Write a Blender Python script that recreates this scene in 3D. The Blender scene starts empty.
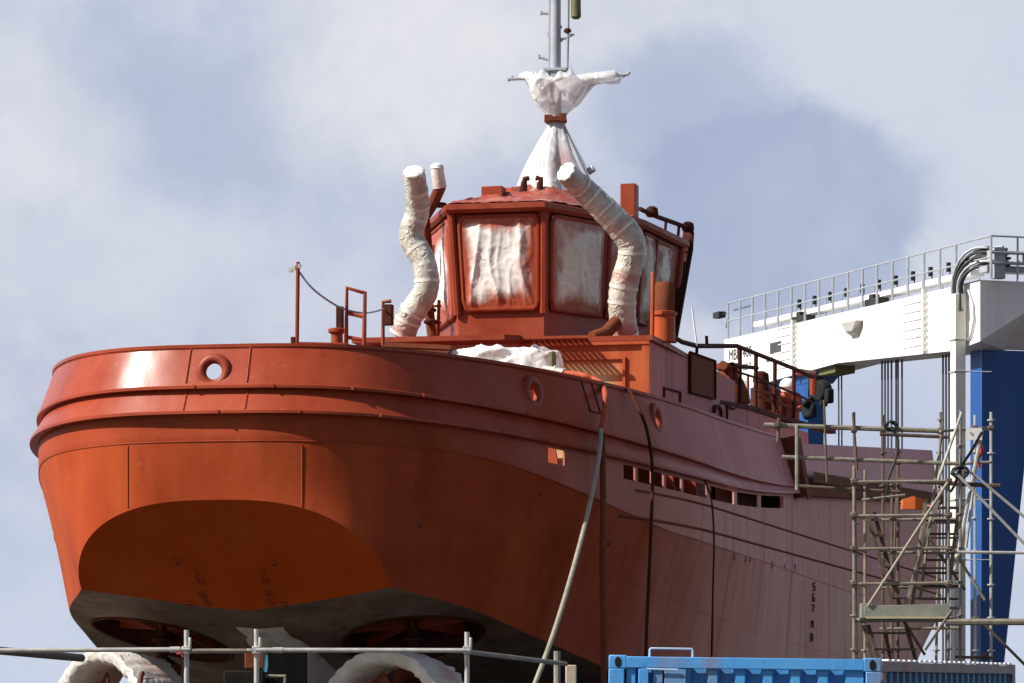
import bpy, math, random
from mathutils import Vector, Matrix, noise as mnoise
from mathutils.geometry import delaunay_2d_cdt

rnd = random.Random(7)
SC = bpy.context.scene
COL = SC.collection
ZC = 2.3            # eye height
F = 3740.0          # focal length in pixels
HZ = 690.0          # horizon row
R = math.radians

# ------------------------------------------------------------------ camera
cam = bpy.data.cameras.new('camera')
cam.sensor_width = 36.0
cam.lens = F / 1024 * 36.0
cam.shift_y = (HZ - 341.5) / 1024.0
cam.clip_start = 0.5
cam.clip_end = 20000
co = bpy.data.objects.new('camera', cam)
co.location = (0, 0, ZC)
co.rotation_euler = (R(90), 0, 0)
COL.objects.link(co)
SC.camera = co
SC.render.resolution_x = 1024
SC.render.resolution_y = 683

def P(px, py, Y):
    return Vector(((px - 512) / F * Y, Y, ZC + (HZ - py) / F * Y))

# ------------------------------------------------------------------ mesh builder
class MB:
    def __init__(self):
        self.v = []; self.f = []; self.mi = []; self.att = []; self.mat = 0; self.a = 0.0
    def add(self, vs, fs, att=None):
        o = len(self.v)
        self.v += [tuple(x) for x in vs]
        self.att += (att if att is not None else [self.a] * len(vs))
        for q in fs:
            self.f.append(tuple(i + o for i in q)); self.mi.append(self.mat)
        return self
    def hexa(self, p):      # 8 corners: bottom 4 ccw, top 4 ccw
        return self.add(p, [(3, 2, 1, 0), (4, 5, 6, 7), (0, 1, 5, 4), (1, 2, 6, 5), (2, 3, 7, 6), (3, 0, 4, 7)])
    def box(self, c, d, M=None):
        c = Vector(c); x, y, z = d[0] / 2, d[1] / 2, d[2] / 2
        p = [Vector(q) for q in ((-x, -y, -z), (x, -y, -z), (x, y, -z), (-x, y, -z), (-x, -y, z), (x, -y, z), (x, y, z), (-x, y, z))]
        if M is not None: p = [M @ q for q in p]
        return self.hexa([c + q for q in p])
    def bar(self, a, b, w, h, up=(0, 0, 1)):     # rectangular bar from a to b
        a = Vector(a); b = Vector(b); d = (b - a).normalized(); u = Vector(up)
        s = d.cross(u)
        if s.length < 1e-4: s = d.cross(Vector((1, 0, 0)))
        s.normalize(); u = s.cross(d).normalized()
        s *= w / 2; u *= h / 2
        return self.hexa([a - s - u, b - s - u, b + s - u, a + s - u, a - s + u, b - s + u, b + s + u, a + s + u])
    def tube(self, pts, r, n=10, cap=True, att=None, rf=None):
        pts = [Vector(p) for p in pts]
        vs = []; fs = []; at = []
        prev = None
        for i, p in enumerate(pts):
            if i == 0: d = pts[1] - p
            elif i == len(pts) - 1: d = p - pts[i - 1]
            else: d = (pts[i + 1] - p).normalized() + (p - pts[i - 1]).normalized()
            d.normalize()
            if prev is None:
                s = d.cross(Vector((0.13, 0.21, 1)))
                if s.length < .05: s = d.cross(Vector((1, 0.1, 0)))
            else:
                s = prev - d * prev.dot(d)
            s.normalize(); prev = s
            u = d.cross(s)
            rr = r[i] if isinstance(r, (list, tuple)) else r
            for k in range(n):
                a = 2 * math.pi * k / n
                q = rr
                if rf: q = rr * rf(i, a, p)
                vs.append(p + (s * math.cos(a) + u * math.sin(a)) * q)
                at.append(att[i] if att else self.a)
        m = len(pts)
        for i in range(m - 1):
            for k in range(n):
                k2 = (k + 1) % n
                fs.append((i * n + k, i * n + k2, (i + 1) * n + k2, (i + 1) * n + k))
        if cap:
            fs.append(tuple(range(n))[::-1]); fs.append(tuple((m - 1) * n + k for k in range(n)))
        return self.add(vs, fs, at)
    def ring(self, c, ax, R0, r, n=28, m=10, sq=1.0):   # torus
        c = Vector(c); ax = Vector(ax).normalized()
        s = ax.cross(Vector((0, 0, 1)))
        if s.length < .01: s = Vector((1, 0, 0))
        s.normalize(); u = s.cross(ax)
        vs = []; fs = []
        for i in range(n):
            a = 2 * math.pi * i / n; d = s * math.cos(a) + u * math.sin(a) * sq
            for k in range(m):
                b = 2 * math.pi * k / m
                vs.append(c + d * (R0 + r * math.cos(b)) + ax * r * math.sin(b))
        for i in range(n):
            for k in range(m):
                i2 = (i + 1) % n; k2 = (k + 1) % m
                fs.append((i * m + k, i2 * m + k, i2 * m + k2, i * m + k2))
        return self.add(vs, fs)
    def lathe(self, c, prof, n=24, ax=(0, 0, 1), cap=True):    # prof: (r, z)
        c = Vector(c); ax = Vector(ax).normalized()
        s = ax.cross(Vector((0, 1, 0)))
        if s.length < .01: s = Vector((1, 0, 0))
        s.normalize(); u = ax.cross(s)
        vs = []; fs = []
        for (r, z) in prof:
            for k in range(n):
                a = 2 * math.pi * k / n
                vs.append(c + ax * z + (s * math.cos(a) + u * math.sin(a)) * r)
        for i in range(len(prof) - 1):
            for k in range(n):
                k2 = (k + 1) % n
                fs.append((i * n + k, i * n + k2, (i + 1) * n + k2, (i + 1) * n + k))
        if cap:
            fs.append(tuple(range(n))[::-1]); fs.append(tuple((len(prof) - 1) * n + k for k in range(n)))
        return self.add(vs, fs)
    def grid(self, rows, skip=None, att=None):     # rows: list of equal-length point lists
        n = len(rows[0]); vs = [p for r in rows for p in r]; fs = []
        for j in range(len(rows) - 1):
            for i in range(n - 1):
                if skip and skip(j, i): continue
                fs.append((j * n + i, j * n + i + 1, (j + 1) * n + i + 1, (j + 1) * n + i))
        at = [x for r in att for x in r] if att else None
        return self.add(vs, fs, at)
    def prism(self, poly, z0, z1):
        n = len(poly)
        vs = [(x, y, z0) for x, y in poly] + [(x, y, z1) for x, y in poly]
        fs = [tuple(range(n))[::-1], tuple(range(n, 2 * n))] + [(i, (i + 1) % n, n + (i + 1) % n, n + i) for i in range(n)]
        return self.add(vs, fs)
    def build(self, name, mats, parent=None, smooth=35, bevel=0):
        me = bpy.data.meshes.new(name)
        me.from_pydata(self.v, [], self.f)
        if not isinstance(mats, (list, tuple)): mats = [mats]
        for m in mats: me.materials.append(m)
        for p, i in zip(me.polygons, self.mi): p.material_index = min(i, len(mats) - 1)
        if any(self.att):
            a = me.attributes.new('spray', 'FLOAT', 'POINT')
            a.data.foreach_set('value', self.att)
        me.validate(); me.update()
        if smooth:
            me.polygons.foreach_set('use_smooth', [True] * len(me.polygons))
            me.set_sharp_from_angle(angle=R(smooth))
        o = bpy.data.objects.new(name, me)
        COL.objects.link(o)
        if parent is not None: o.parent = parent
        if bevel:
            b = o.modifiers.new('bevel', 'BEVEL'); b.width = bevel; b.segments = 2; b.limit_method = 'ANGLE'; b.angle_limit = R(40)
        return o

def tag(o, label=None, cat=None, group=None, kind=None):
    if label: o['label'] = label
    if cat: o['category'] = cat
    if group: o['group'] = group
    if kind: o['kind'] = kind
    return o
def empty(name, loc, label, cat, rz=0, group=None):
    o = bpy.data.objects.new(name, None); COL.objects.link(o)
    o.location = loc; o.rotation_euler = (0, 0, rz); o.empty_display_size = .3
    return tag(o, label, cat, group)

# ------------------------------------------------------------------ materials
def nodes(name):
    m = bpy.data.materials.new(name); m.use_nodes = True
    nt = m.node_tree; return m, nt, nt.nodes['Principled BSDF']
def N(nt, t, **kw):
    n = nt.nodes.new(t)
    for k, v in kw.items():
        if k.startswith('i_'):
            key = k[2:]; key = int(key) if key.isdigit() else key.replace('_', ' ')
            n.inputs[key].default_value = v
        else: setattr(n, k, v)
    return n
def ramp(nt, fac, stops):
    r = nt.nodes.new('ShaderNodeValToRGB')
    el = r.color_ramp.elements
    while len(el) > 1: el.remove(el[-1])
    el[0].position = stops[0][0]; el[0].color = (*stops[0][1], 1) if len(stops[0][1]) == 3 else stops[0][1]
    for p, c in stops[1:]:
        e = el.new(p); e.color = (*c, 1) if len(c) == 3 else c
    nt.links.new(fac, r.inputs[0]); return r.outputs[0]
def g(v): return (v, v, v)
def mixc(nt, fac, a, b, mode='MIX'):
    m = nt.nodes.new('ShaderNodeMix'); m.data_type = 'RGBA'; m.blend_type = mode
    for sock, val in ((m.inputs[0], fac), (m.inputs[6], a), (m.inputs[7], b)):
        if hasattr(val, 'links'): nt.links.new(val, sock)
        elif isinstance(val, (int, float)): sock.default_value = val
        else: sock.default_value = (*val, 1)
    return m.outputs[2]
def paint(name, c1, c2, rough=.45, scale=1.5, bump=.15, streak=None, spec=.5, metal=0, spray=None, fine=30, dirt=.0, wrinkle=0, dist=.01):
    """c1/c2 coat colours mottled by noise; streak = colour of vertical runs; spray = colour mixed by the 'spray' attribute."""
    m, nt, b = nodes(name)
    tc = N(nt, 'ShaderNodeTexCoord')
    n1 = N(nt, 'ShaderNodeTexNoise', i_Scale=scale, i_Detail=6.0, i_Roughness=.6)
    nt.links.new(tc.outputs['Object'], n1.inputs['Vector'])
    col = mixc(nt, ramp(nt, n1.outputs['Fac'], [(.35, g(0)), (.65, g(1))]), c1, c2)
    if streak:
        mp = N(nt, 'ShaderNodeMapping'); mp.inputs['Scale'].default_value = (2.2, 2.2, .12)
        nt.links.new(tc.outputs['Object'], mp.inputs['Vector'])
        n2 = N(nt, 'ShaderNodeTexNoise', i_Scale=1.6, i_Detail=5.0)
        nt.links.new(mp.outputs['Vector'], n2.inputs['Vector'])
        col = mixc(nt, ramp(nt, n2.outputs['Fac'], [(.5, g(0)), (.72, g(.6))]), col, streak)
    if dirt:
        n4 = N(nt, 'ShaderNodeTexNoise', i_Scale=scale * 7, i_Detail=8.0, i_Roughness=.7)
        nt.links.new(tc.outputs['Object'], n4.inputs['Vector'])
        col = mixc(nt, ramp(nt, n4.outputs['Fac'], [(.55, g(0)), (.75, g(dirt))]), col, tuple(x * .35 for x in c1))
    if spray:
        at = N(nt, 'ShaderNodeAttribute', attribute_name='spray')
        col = mixc(nt, at.outputs['Fac'], col, spray)
    nt.links.new(col, b.inputs['Base Color'])
    b.inputs['Roughness'].default_value = rough
    b.inputs['Specular IOR Level'].default_value = spec
    b.inputs['Metallic'].default_value = metal
    n3 = N(nt, 'ShaderNodeTexNoise', i_Scale=fine, i_Detail=4.0)
    nt.links.new(tc.outputs['Object'], n3.inputs['Vector'])
    h = n3.outputs['Fac']
    if wrinkle:
        n5 = N(nt, 'ShaderNodeTexNoise', i_Scale=wrinkle, i_Detail=5.0, i_Distortion=1.6)
        n5.noise_type = 'RIDGED_MULTIFRACTAL'
        nt.links.new(tc.outputs['Object'], n5.inputs['Vector'])
        h = n5.outputs['Fac']
    bp = N(nt, 'ShaderNodeBump', i_Strength=bump, i_Distance=dist)
    nt.links.new(h, bp.inputs['Height']); nt.links.new(bp.outputs['Normal'], b.inputs['Normal'])
    rr = ramp(nt, n1.outputs['Fac'], [(.3, g(rough * .8)), (.7, g(min(1, rough * 1.25)))])
    nt.links.new(rr, b.inputs['Roughness'])
    return m

def hull_paint(name, red, red2, fwd, fwd2, s0, s1, rough, streak, orange_runs):
    """Primer coat: fresh red aft, thinner pinkish grey coat forward of s1 (local y), vertical runs, plate ripple bump."""
    m, nt, b = nodes(name)
    tc = N(nt, 'ShaderNodeTexCoord')
    ob = tc.outputs['Object']
    n1 = N(nt, 'ShaderNodeTexNoise', i_Scale=.55, i_Detail=7.0, i_Roughness=.62); nt.links.new(ob, n1.inputs['Vector'])
    a = mixc(nt, ramp(nt, n1.outputs['Fac'], [(.35, g(0)), (.68, g(1))]), red, red2)
    c = mixc(nt, ramp(nt, n1.outputs['Fac'], [(.35, g(0)), (.68, g(1))]), fwd, fwd2)
    sx = N(nt, 'ShaderNodeSeparateXYZ'); nt.links.new(ob, sx.inputs[0])
    # the coat change follows spray passes: noise on the boundary
    mp = N(nt, 'ShaderNodeMapping'); mp.inputs['Scale'].default_value = (1, 1, .25); nt.links.new(ob, mp.inputs['Vector'])
    nb = N(nt, 'ShaderNodeTexNoise', i_Scale=.5, i_Detail=4.0); nt.links.new(mp.outputs[0], nb.inputs['Vector'])
    ad = N(nt, 'ShaderNodeMath', operation='MULTIPLY_ADD'); ad.inputs[1].default_value = 9.0
    nt.links.new(nb.outputs['Fac'], ad.inputs[0]); nt.links.new(sx.outputs['Y'], ad.inputs[2])
    mr = N(nt, 'ShaderNodeMapRange'); mr.inputs['From Min'].default_value = s0 + 4.5; mr.inputs['From Max'].default_value = s1 + 4.5
    nt.links.new(ad.outputs[0], mr.inputs['Value'])
    # only the starboard side carries the thin coat
    gt = N(nt, 'ShaderNodeMath', operation='GREATER_THAN'); gt.inputs[1].default_value = 0.0; nt.links.new(sx.outputs['X'], gt.inputs[0])
    mu = N(nt, 'ShaderNodeMath', operation='MULTIPLY'); nt.links.new(mr.outputs[0], mu.inputs[0]); nt.links.new(gt.outputs[0], mu.inputs[1])
    col = mixc(nt, mu.outputs[0], a, c)
    mp2 = N(nt, 'ShaderNodeMapping'); mp2.inputs['Scale'].default_value = (1.6, 1.6, .07); nt.links.new(ob, mp2.inputs['Vector'])
    n2 = N(nt, 'ShaderNodeTexNoise', i_Scale=1.3, i_Detail=6.0, i_Roughness=.6); nt.links.new(mp2.outputs[0], n2.inputs['Vector'])
    col = mixc(nt, ramp(nt, n2.outputs['Fac'], [(.52, g(0)), (.75, g(streak))]), col, tuple(x * .45 for x in red))
    if orange_runs:
        n6 = N(nt, 'ShaderNodeTexNoise', i_Scale=.9, i_Detail=4.0); nt.links.new(mp2.outputs[0], n6.inputs['Vector'])
        col = mixc(nt, ramp(nt, n6.outputs['Fac'], [(.5, g(0)), (.7, g(orange_runs))]), col, (.50, .11, .025))
    # small scuffs and grind marks
    n7 = N(nt, 'ShaderNodeTexNoise', i_Scale=9.0, i_Detail=8.0, i_Roughness=.75); nt.links.new(ob, n7.inputs['Vector'])
    col = mixc(nt, ramp(nt, n7.outputs['Fac'], [(.58, g(0)), (.70, g(.35))]), col, (.40, .16, .11))
    nt.links.new(col, b.inputs['Base Color'])
    nt.links.new(ramp(nt, n1.outputs['Fac'], [(.3, g(rough * .85)), (.7, g(rough * 1.25))]), b.inputs['Roughness'])
    # the fresh aft coat has a sheen, the thin forward primer is dull
    sp = N(nt, 'ShaderNodeMapRange'); sp.inputs['From Min'].default_value = .5; sp.inputs['From Max'].default_value = 4.0
    sp.inputs['To Min'].default_value = .24 if rough < .4 else .05; sp.inputs['To Max'].default_value = .008
    sm = N(nt, 'ShaderNodeMath', operation='MULTIPLY'); nt.links.new(sx.outputs['Y'], sm.inputs[0]); nt.links.new(gt.outputs[0], sm.inputs[1])
    nt.links.new(sm.outputs[0], sp.inputs['Value']); nt.links.new(sp.outputs[0], b.inputs['Specular IOR Level'])
    # plate ripple between the frames + fine orange peel
    mp3 = N(nt, 'ShaderNodeMapping'); mp3.inputs['Scale'].default_value = (1, 1, .35); nt.links.new(ob, mp3.inputs['Vector'])
    n8 = N(nt, 'ShaderNodeTexNoise', i_Scale=1.1, i_Detail=2.0); nt.links.new(mp3.outputs[0], n8.inputs['Vector'])
    b1 = N(nt, 'ShaderNodeBump', i_Strength=.55, i_Distance=.06); nt.links.new(n8.outputs['Fac'], b1.inputs['Height'])
    n9 = N(nt, 'ShaderNodeTexNoise', i_Scale=40.0, i_Detail=3.0); nt.links.new(ob, n9.inputs['Vector'])
    b2 = N(nt, 'ShaderNodeBump', i_Strength=.08, i_Distance=.01); nt.links.new(n9.outputs['Fac'], b2.inputs['Height'])
    nt.links.new(b1.outputs[0], b2.inputs['Normal']); nt.links.new(b2.outputs[0], b.inputs['Normal'])
    return m

M = {}
M['upper'] = hull_paint('primer_upper', (.265, .040, .015), (.355, .064, .028), (.54, .22, .215), (.64, .29, .28), 5, 18, .30, .3, 0)
M['lower'] = hull_paint('primer_lower', (.285, .043, .013), (.39, .070, .024), (.62, .33, .27), (.72, .43, .36), 6, 20, .5, .4, .25)
M['belt'] = hull_paint('primer_belt', (.27, .042, .015), (.36, .066, .028), (.60, .29, .24), (.70, .38, .33), 1, 15, .45, .3, 0)
M['panel'] = hull_paint('primer_counter', (.38, .050, .005), (.43, .064, .007), (.34, .07, .02), (.4, .08, .02), 90, 99, .5, .15, .2)
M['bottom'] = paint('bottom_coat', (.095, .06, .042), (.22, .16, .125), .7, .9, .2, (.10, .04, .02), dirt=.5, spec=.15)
M['skegpale'] = paint('bounce_lit_skeg_coat', (.55, .51, .46), (.64, .60, .55), .6, 1.5, .2, (.2, .1, .06), dirt=.3)  # pale tone also stands for light bounced up onto the skeg
M['red'] = paint('red_primer', (.24, .034, .012), (.29, .052, .021), .5, 1.7, .15, (.18, .025, .01), dirt=.5, spec=.25)
M['orange'] = paint('orange_primer', (.37, .062, .016), (.43, .09, .026), .5, 1.5, .15, (.5, .16, .06), spec=.25, spray=(.62, .45, .22))
M['mauve'] = paint('thin_primer', (.50, .20, .19), (.56, .25, .24), .7, 1.1, .15, spec=.06, streak= (.24, .09, .08), dirt=.3)
M['dark'] = paint('dark_primer', (.045, .014, .010), (.08, .024, .015), .7, 3, .2, spec=.06)
M['brown'] = paint('brown_primer', (.14, .040, .020), (.19, .06, .03), .7, 2, .2, dirt=.4, spec=.04)
M['black'] = paint('black_rubber', (.012, .012, .013), (.025, .024, .024), .6, 4, .1)
M['greymetal'] = paint('grey_metal', (.30, .33, .37), (.38, .41, .45), .4, 3, .1, dirt=.3)
M['galv'] = paint('galvanised_tube', (.40, .39, .36), (.52, .50, .46), .42, 9, .1, dirt=.4, metal=.25)
M['galvdull'] = paint('weathered_tube', (.17, .15, .115), (.29, .26, .20), .55, 7, .15, (.2, .11, .06), dirt=.4, metal=.1)
M['rusttube'] = paint('rusty_tube', (.075, .05, .038), (.13, .085, .062), .6, 7, .15, dirt=.4)
M['board'] = paint('grey_board', (.19, .20, .17), (.26, .26, .22), .7, 4, .15, dirt=.4)
M['yellowed'] = paint('yellow_edge', (.42, .36, .2), (.5, .43, .27), .6, 5, .1)
M['white'] = paint('white_paint', (.78, .78, .76), (.82, .82, .80), .4, .8, .05, (.62, .60, .54), dirt=.12)
M['cream'] = paint('cream_duct', (.70, .68, .60), (.76, .74, .66), .45, 1.5, .05, (.55, .5, .42))
M['blue'] = paint('blue_paint', (.006, .065, .26), (.009, .085, .30), .45, .7, .08, (.006, .05, .19), dirt=.25)
M['cblue'] = paint('container_blue', (.055, .27, .62), (.085, .33, .67), .45, 1.6, .25, (.22, .17, .16), dirt=.6)
M['cblueshade'] = paint('container_shaded_blue', (.02, .11, .25), (.03, .14, .29), .5, 2.5, .1, (.02, .07, .16), dirt=.4)  # blue darkened to carry the shade on the visible side
M['railgrey'] = paint('grey_rail_paint', (.20, .18, .18), (.28, .22, .21), .55, 4, .15, (.25, .07, .05), dirt=.5)
M['bluepale'] = paint('pale_blue_rail', (.36, .50, .68), (.42, .55, .72), .45, 3, .1, dirt=.2)
M['film'] = paint('white_film', (.76, .74, .69), (.82, .80, .77), .4, 2.5, .5, None, spray=(.38, .075, .035), wrinkle=4.0, dist=.022)
M['filmshade'] = paint('shaded_film', (.62, .57, .48), (.72, .66, .57), .35, 2.5, .6, None, spray=(.36, .12, .07), wrinkle=3.0, dist=.03)  # duller copy of the white film for panes turned from the sun
M['pipefilm'] = paint('pipe_film', (.36, .335, .28), (.64, .615, .54), .28, 3.0, 1.0, None, spray=(.42, .12, .08), wrinkle=5.5, dist=.035)
M['tapewhite'] = paint('tape_white', (.62, .60, .54), (.74, .72, .67), .3, 4, .3, wrinkle=6, dist=.01)
M['redfilm'] = paint('oversprayed_film', (.30, .045, .022), (.42, .11, .07), .35, 2.2, .7, None, spray=(.68, .5, .46), wrinkle=2.5, dist=.04)
M['cloth'] = paint('nozzle_wrap', (.52, .48, .43), (.70, .67, .62), .7, 3.5, .9, None, spray=(.5, .22, .18), wrinkle=3.5, dist=.03)
M['hosepale'] = paint('pale_hose', (.25, .23, .17), (.33, .30, .23), .6, 5, .1, dirt=.4)
M['hosered'] = paint('red_hose', (.30, .055, .022), (.38, .08, .035), .6, 5, .1, spec=.2)
M['olive'] = paint('olive_metal', (.10, .095, .03), (.16, .14, .05), .6, 5, .1)
M['greenblack'] = paint('green_black_metal', (.010, .014, .015), (.02, .026, .026), .7, 3, .1, spec=.1)
M['concrete'] = paint('concrete', (.040, .038, .036), (.062, .06, .057), .85, .35, .3, dirt=.4)
M['orangecloth'] = paint('orange_cloth', (.70, .13, .02), (.75, .17, .03), .7, 5, .2)
M['redcloth'] = paint('red_strap', (.45, .03, .03), (.5, .05, .05), .7, 5, .2)
M['tape'] = paint('teal_tape', (.02, .25, .40), (.04, .3, .45), .5, 5, .1)
M['skin'] = paint('skin', (.45, .22, .15), (.5, .26, .18), .5, 6, .05)
M['overall'] = paint('red_overalls', (.34, .07, .045), (.40, .10, .07), .8, 5, .2)
M['hood'] = paint('white_hood', (.62, .58, .54), (.72, .68, .64), .7, 6, .2)
M['blackmatte'] = paint('matte_black', (.014, .012, .010), (.022, .02, .017), .85, 4, .1, spec=.05)
M['whitesign'] = paint('sign_white', (.76, .76, .76), (.8, .8, .8), .5, 3, .02)
M['ink'] = paint('sign_ink', (.05, .05, .055), (.07, .07, .075), .6, 3, .02)
M['paleblock'] = paint('timber_block', (.42, .33, .22), (.5, .40, .28), .8, 6, .2, dirt=.4)

# see-through film on the mast
m, nt, b = nodes('clear_film')
tc = N(nt, 'ShaderNodeTexCoord')
n1 = N(nt, 'ShaderNodeTexNoise', i_Scale=2.6, i_Detail=5.0, i_Distortion=1.5); n1.noise_type = 'RIDGED_MULTIFRACTAL'
nt.links.new(tc.outputs['Object'], n1.inputs['Vector'])
at = N(nt, 'ShaderNodeAttribute', attribute_name='spray')
nt.links.new(mixc(nt, at.outputs['Fac'], (.82, .82, .82), (.55, .2, .15)), b.inputs['Base Color'])
b.inputs['Roughness'].default_value = .25
nt.links.new(ramp(nt, n1.outputs['Fac'], [(.08, g(.5)), (.65, g(.97))]), b.inputs['Alpha'])
bp = N(nt, 'ShaderNodeBump', i_Strength=.7, i_Distance=.05); nt.links.new(n1.outputs['Fac'], bp.inputs['Height']); nt.links.new(bp.outputs[0], b.inputs['Normal'])
M['clear'] = m

# ------------------------------------------------------------------ light and sky
EL = R(41); SX, SY = -.945, -.325
k = math.hypot(SX, SY); SX /= k; SY /= k
sd = Vector((SX * math.cos(EL), SY * math.cos(EL), math.sin(EL)))
sl = bpy.data.lights.new('sun', 'SUN'); sl.energy = 5.0; sl.angle = R(.5); sl.color = (1, .95, .87)
so = bpy.data.objects.new('sun', sl); COL.objects.link(so)
so.rotation_euler = sd.to_track_quat('Z', 'Y').to_euler()
so.location = sd * 200

w = bpy.data.worlds.new('World'); SC.world = w; w.use_nodes = True
nt = w.node_tree; bg = nt.nodes['Background']; bg.inputs['Strength'].default_value = .059
sky = N(nt, 'ShaderNodeTexSky', sky_type='NISHITA'); sky.sun_disc = False
sky.sun_elevation = EL; sky.sun_rotation = math.atan2(SX, SY); sky.air_density = 1.0; sky.dust_density = 2.0
tc = N(nt, 'ShaderNodeTexCoord')
sep = N(nt, 'ShaderNodeSeparateXYZ'); nt.links.new(tc.outputs['Generated'], sep.inputs[0])
def mth(op, a, b=None, c=None, clamp=False):
    n = nt.nodes.new('ShaderNodeMath'); n.operation = op; n.use_clamp = clamp
    for i, x in enumerate((a, b, c)):
        if x is None: continue
        if hasattr(x, 'links'): nt.links.new(x, n.inputs[i])
        else: n.inputs[i].default_value = x
    return n.outputs[0]
# azimuth / elevation of the direction, in degrees: clouds are placed on the sky sphere
az = mth('MULTIPLY', mth('ARCTAN2', sep.outputs['X'], sep.outputs['Y']), 180 / math.pi)
el = mth('MULTIPLY', mth('ARCSINE', sep.outputs['Z']), 180 / math.pi)
cmb = N(nt, 'ShaderNodeCombineXYZ'); nt.links.new(az, cmb.inputs[0]); nt.links.new(el, cmb.inputs[1])
def nz(scale, detail, rough=.55, dist=0.0, off=(0, 0, 0), color=False):
    mp = N(nt, 'ShaderNodeMapping'); mp.inputs['Location'].default_value = off
    nt.links.new(cmb.outputs[0], mp.inputs[0])
    n = N(nt, 'ShaderNodeTexNoise', i_Scale=scale, i_Detail=detail, i_Roughness=rough, i_Distortion=dist)
    nt.links.new(mp.outputs[0], n.inputs['Vector'])
    return n.outputs['Color'] if color else n.outputs['Fac']
wr = nz(.7, 10.0, .66, 0, (3, 7, 0), True)
ws = N(nt, 'ShaderNodeSeparateXYZ'); nt.links.new(wr, ws.inputs[0])
azw = mth('MULTIPLY_ADD', mth('SUBTRACT', ws.outputs[0], .5), 1.5, az)
elw = mth('MULTIPLY_ADD', mth('SUBTRACT', ws.outputs[1], .5), 1.5, el)
def AE(px, py):
    return math.degrees(math.atan((px - 512) / F)), math.degrees(math.atan((HZ - py) / F))
def blob(px, py, rx, ry, soft=.5):
    a0, e0 = AE(px, py); k = math.degrees(1 / F)
    dx = mth('DIVIDE', mth('SUBTRACT', azw, a0), rx * k); dy = mth('DIVIDE', mth('SUBTRACT', elw, e0), ry * k)
    d = mth('SQRT', mth('ADD', mth('MULTIPLY', dx, dx), mth('MULTIPLY', dy, dy)))
    mr = N(nt, 'ShaderNodeMapRange'); mr.interpolation_type = 'SMOOTHSTEP'
    mr.inputs['From Min'].default_value = 1 + soft; mr.inputs['From Max'].default_value = 1 - soft
    nt.links.new(d, mr.inputs['Value']); return mr.outputs[0]
base = nz(.22, 7.0, .55, .3, (1.3, 4.2, 0))
fine = nz(.7, 10.0, .62, .3, (9, 2, 0))
# one general field of cloud brightness all round, and the banks seen over the yard
CL_GREY = (6.3, 6.9, 8.6); CL_LIGHT = (7.9, 8.3, 9.6); CL_WARM = (9.6, 9.7, 10.2); CL_BLUE = (4.5, 5.3, 7.6)
cv = mth('MULTIPLY_ADD', fine, .45, mth('MULTIPLY', base, .75))
cloud = mixc(nt, ramp(nt, cv, [(.52, g(0)), (.68, g(1))]), CL_GREY, CL_LIGHT)
nmod = ramp(nt, fine, [(.36, g(.75)), (.58, g(1))])
def lay(c, bl, colr, amt):
    return mixc(nt, mth('MULTIPLY', mth('MULTIPLY', bl, nmod), amt), c, colr)
cloud = lay(cloud, blob(215, 120, 130, 85, .55), CL_BLUE, .6)
cloud = lay(cloud, blob(110, 50, 50, 60, .7), CL_BLUE, .4)
cloud = lay(cloud, blob(400, 70, 130, 110, .42), CL_WARM, .85)
cloud = lay(cloud, blob(560, 20, 160, 60, .5), CL_WARM, .6)
cloud = lay(cloud, blob(40, 130, 85, 80, .5), CL_WARM, .55)
cloud = lay(cloud, blob(960, 110, 200, 210, .4), (8.0, 8.4, 9.7), .85)
cloud = lay(cloud, blob(785, 215, 145, 115, .16), CL_BLUE, .82)
cloud = lay(cloud, blob(690, 110, 95, 75, .28), CL_BLUE, .55)
cloud = lay(cloud, blob(560, 230, 210, 70, .6), CL_BLUE, .35)
cloud = lay(cloud, blob(180, 270, 220, 60, .6), CL_LIGHT, .6)
cloud = lay(cloud, blob(870, 430, 120, 60, .7), (6.2, 7.0, 9.3), .7)
# the haze near the horizon
hzr = N(nt, 'ShaderNodeMapRange'); hzr.inputs['From Min'].default_value = 4.5; hzr.inputs['From Max'].default_value = -.5
nt.links.new(el, hzr.inputs['Value'])
cloud = mixc(nt, mth('MULTIPLY', hzr.outputs[0], .55), cloud, (7.6, 8.5, 10.6))
# the cloud bank stands over the yard, widened out of view to the right to brighten starboard; overhead and behind the viewer the sky is clear with thin scattered cloud
def sstep(v, a, b):
    mr = N(nt, 'ShaderNodeMapRange'); mr.interpolation_type = 'SMOOTHSTEP'
    mr.inputs['From Min'].default_value = a; mr.inputs['From Max'].default_value = b
    nt.links.new(v, mr.inputs['Value']); return mr.outputs[0]
bank = mth('MULTIPLY', sstep(mth('ABSOLUTE', mth('SUBTRACT', az, 32)), 118, 72), sstep(el, 34, 18))
scat = mth('MULTIPLY', ramp(nt, nz(.05, 5.0, .6, 0, (5, 5, 0)), [(.5, g(0)), (.75, g(1))]), .22)
cover = mth('MAXIMUM', mth('MULTIPLY', bank, .96), scat)
fin = mixc(nt, cover, sky.outputs[0], cloud)
# below the horizon the ground haze
nt.links.new(fin, bg.inputs['Color'])

SC.view_settings.view_transform = 'Standard'
SC.view_settings.look = 'None'
SC.view_settings.exposure = .5
SC.view_settings.gamma = 1
SC.view_settings.use_curve_mapping = False

# ------------------------------------------------------------------ ground
mb = MB(); mb.add([(-6000, -500, 0), (6000, -500, 0), (6000, 12000, 0), (-6000, 12000, 0)], [(0, 1, 2, 3)])
tag(mb.build('ground', M['concrete'], smooth=0), 'grey concrete yard under the ship', kind='structure')

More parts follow.
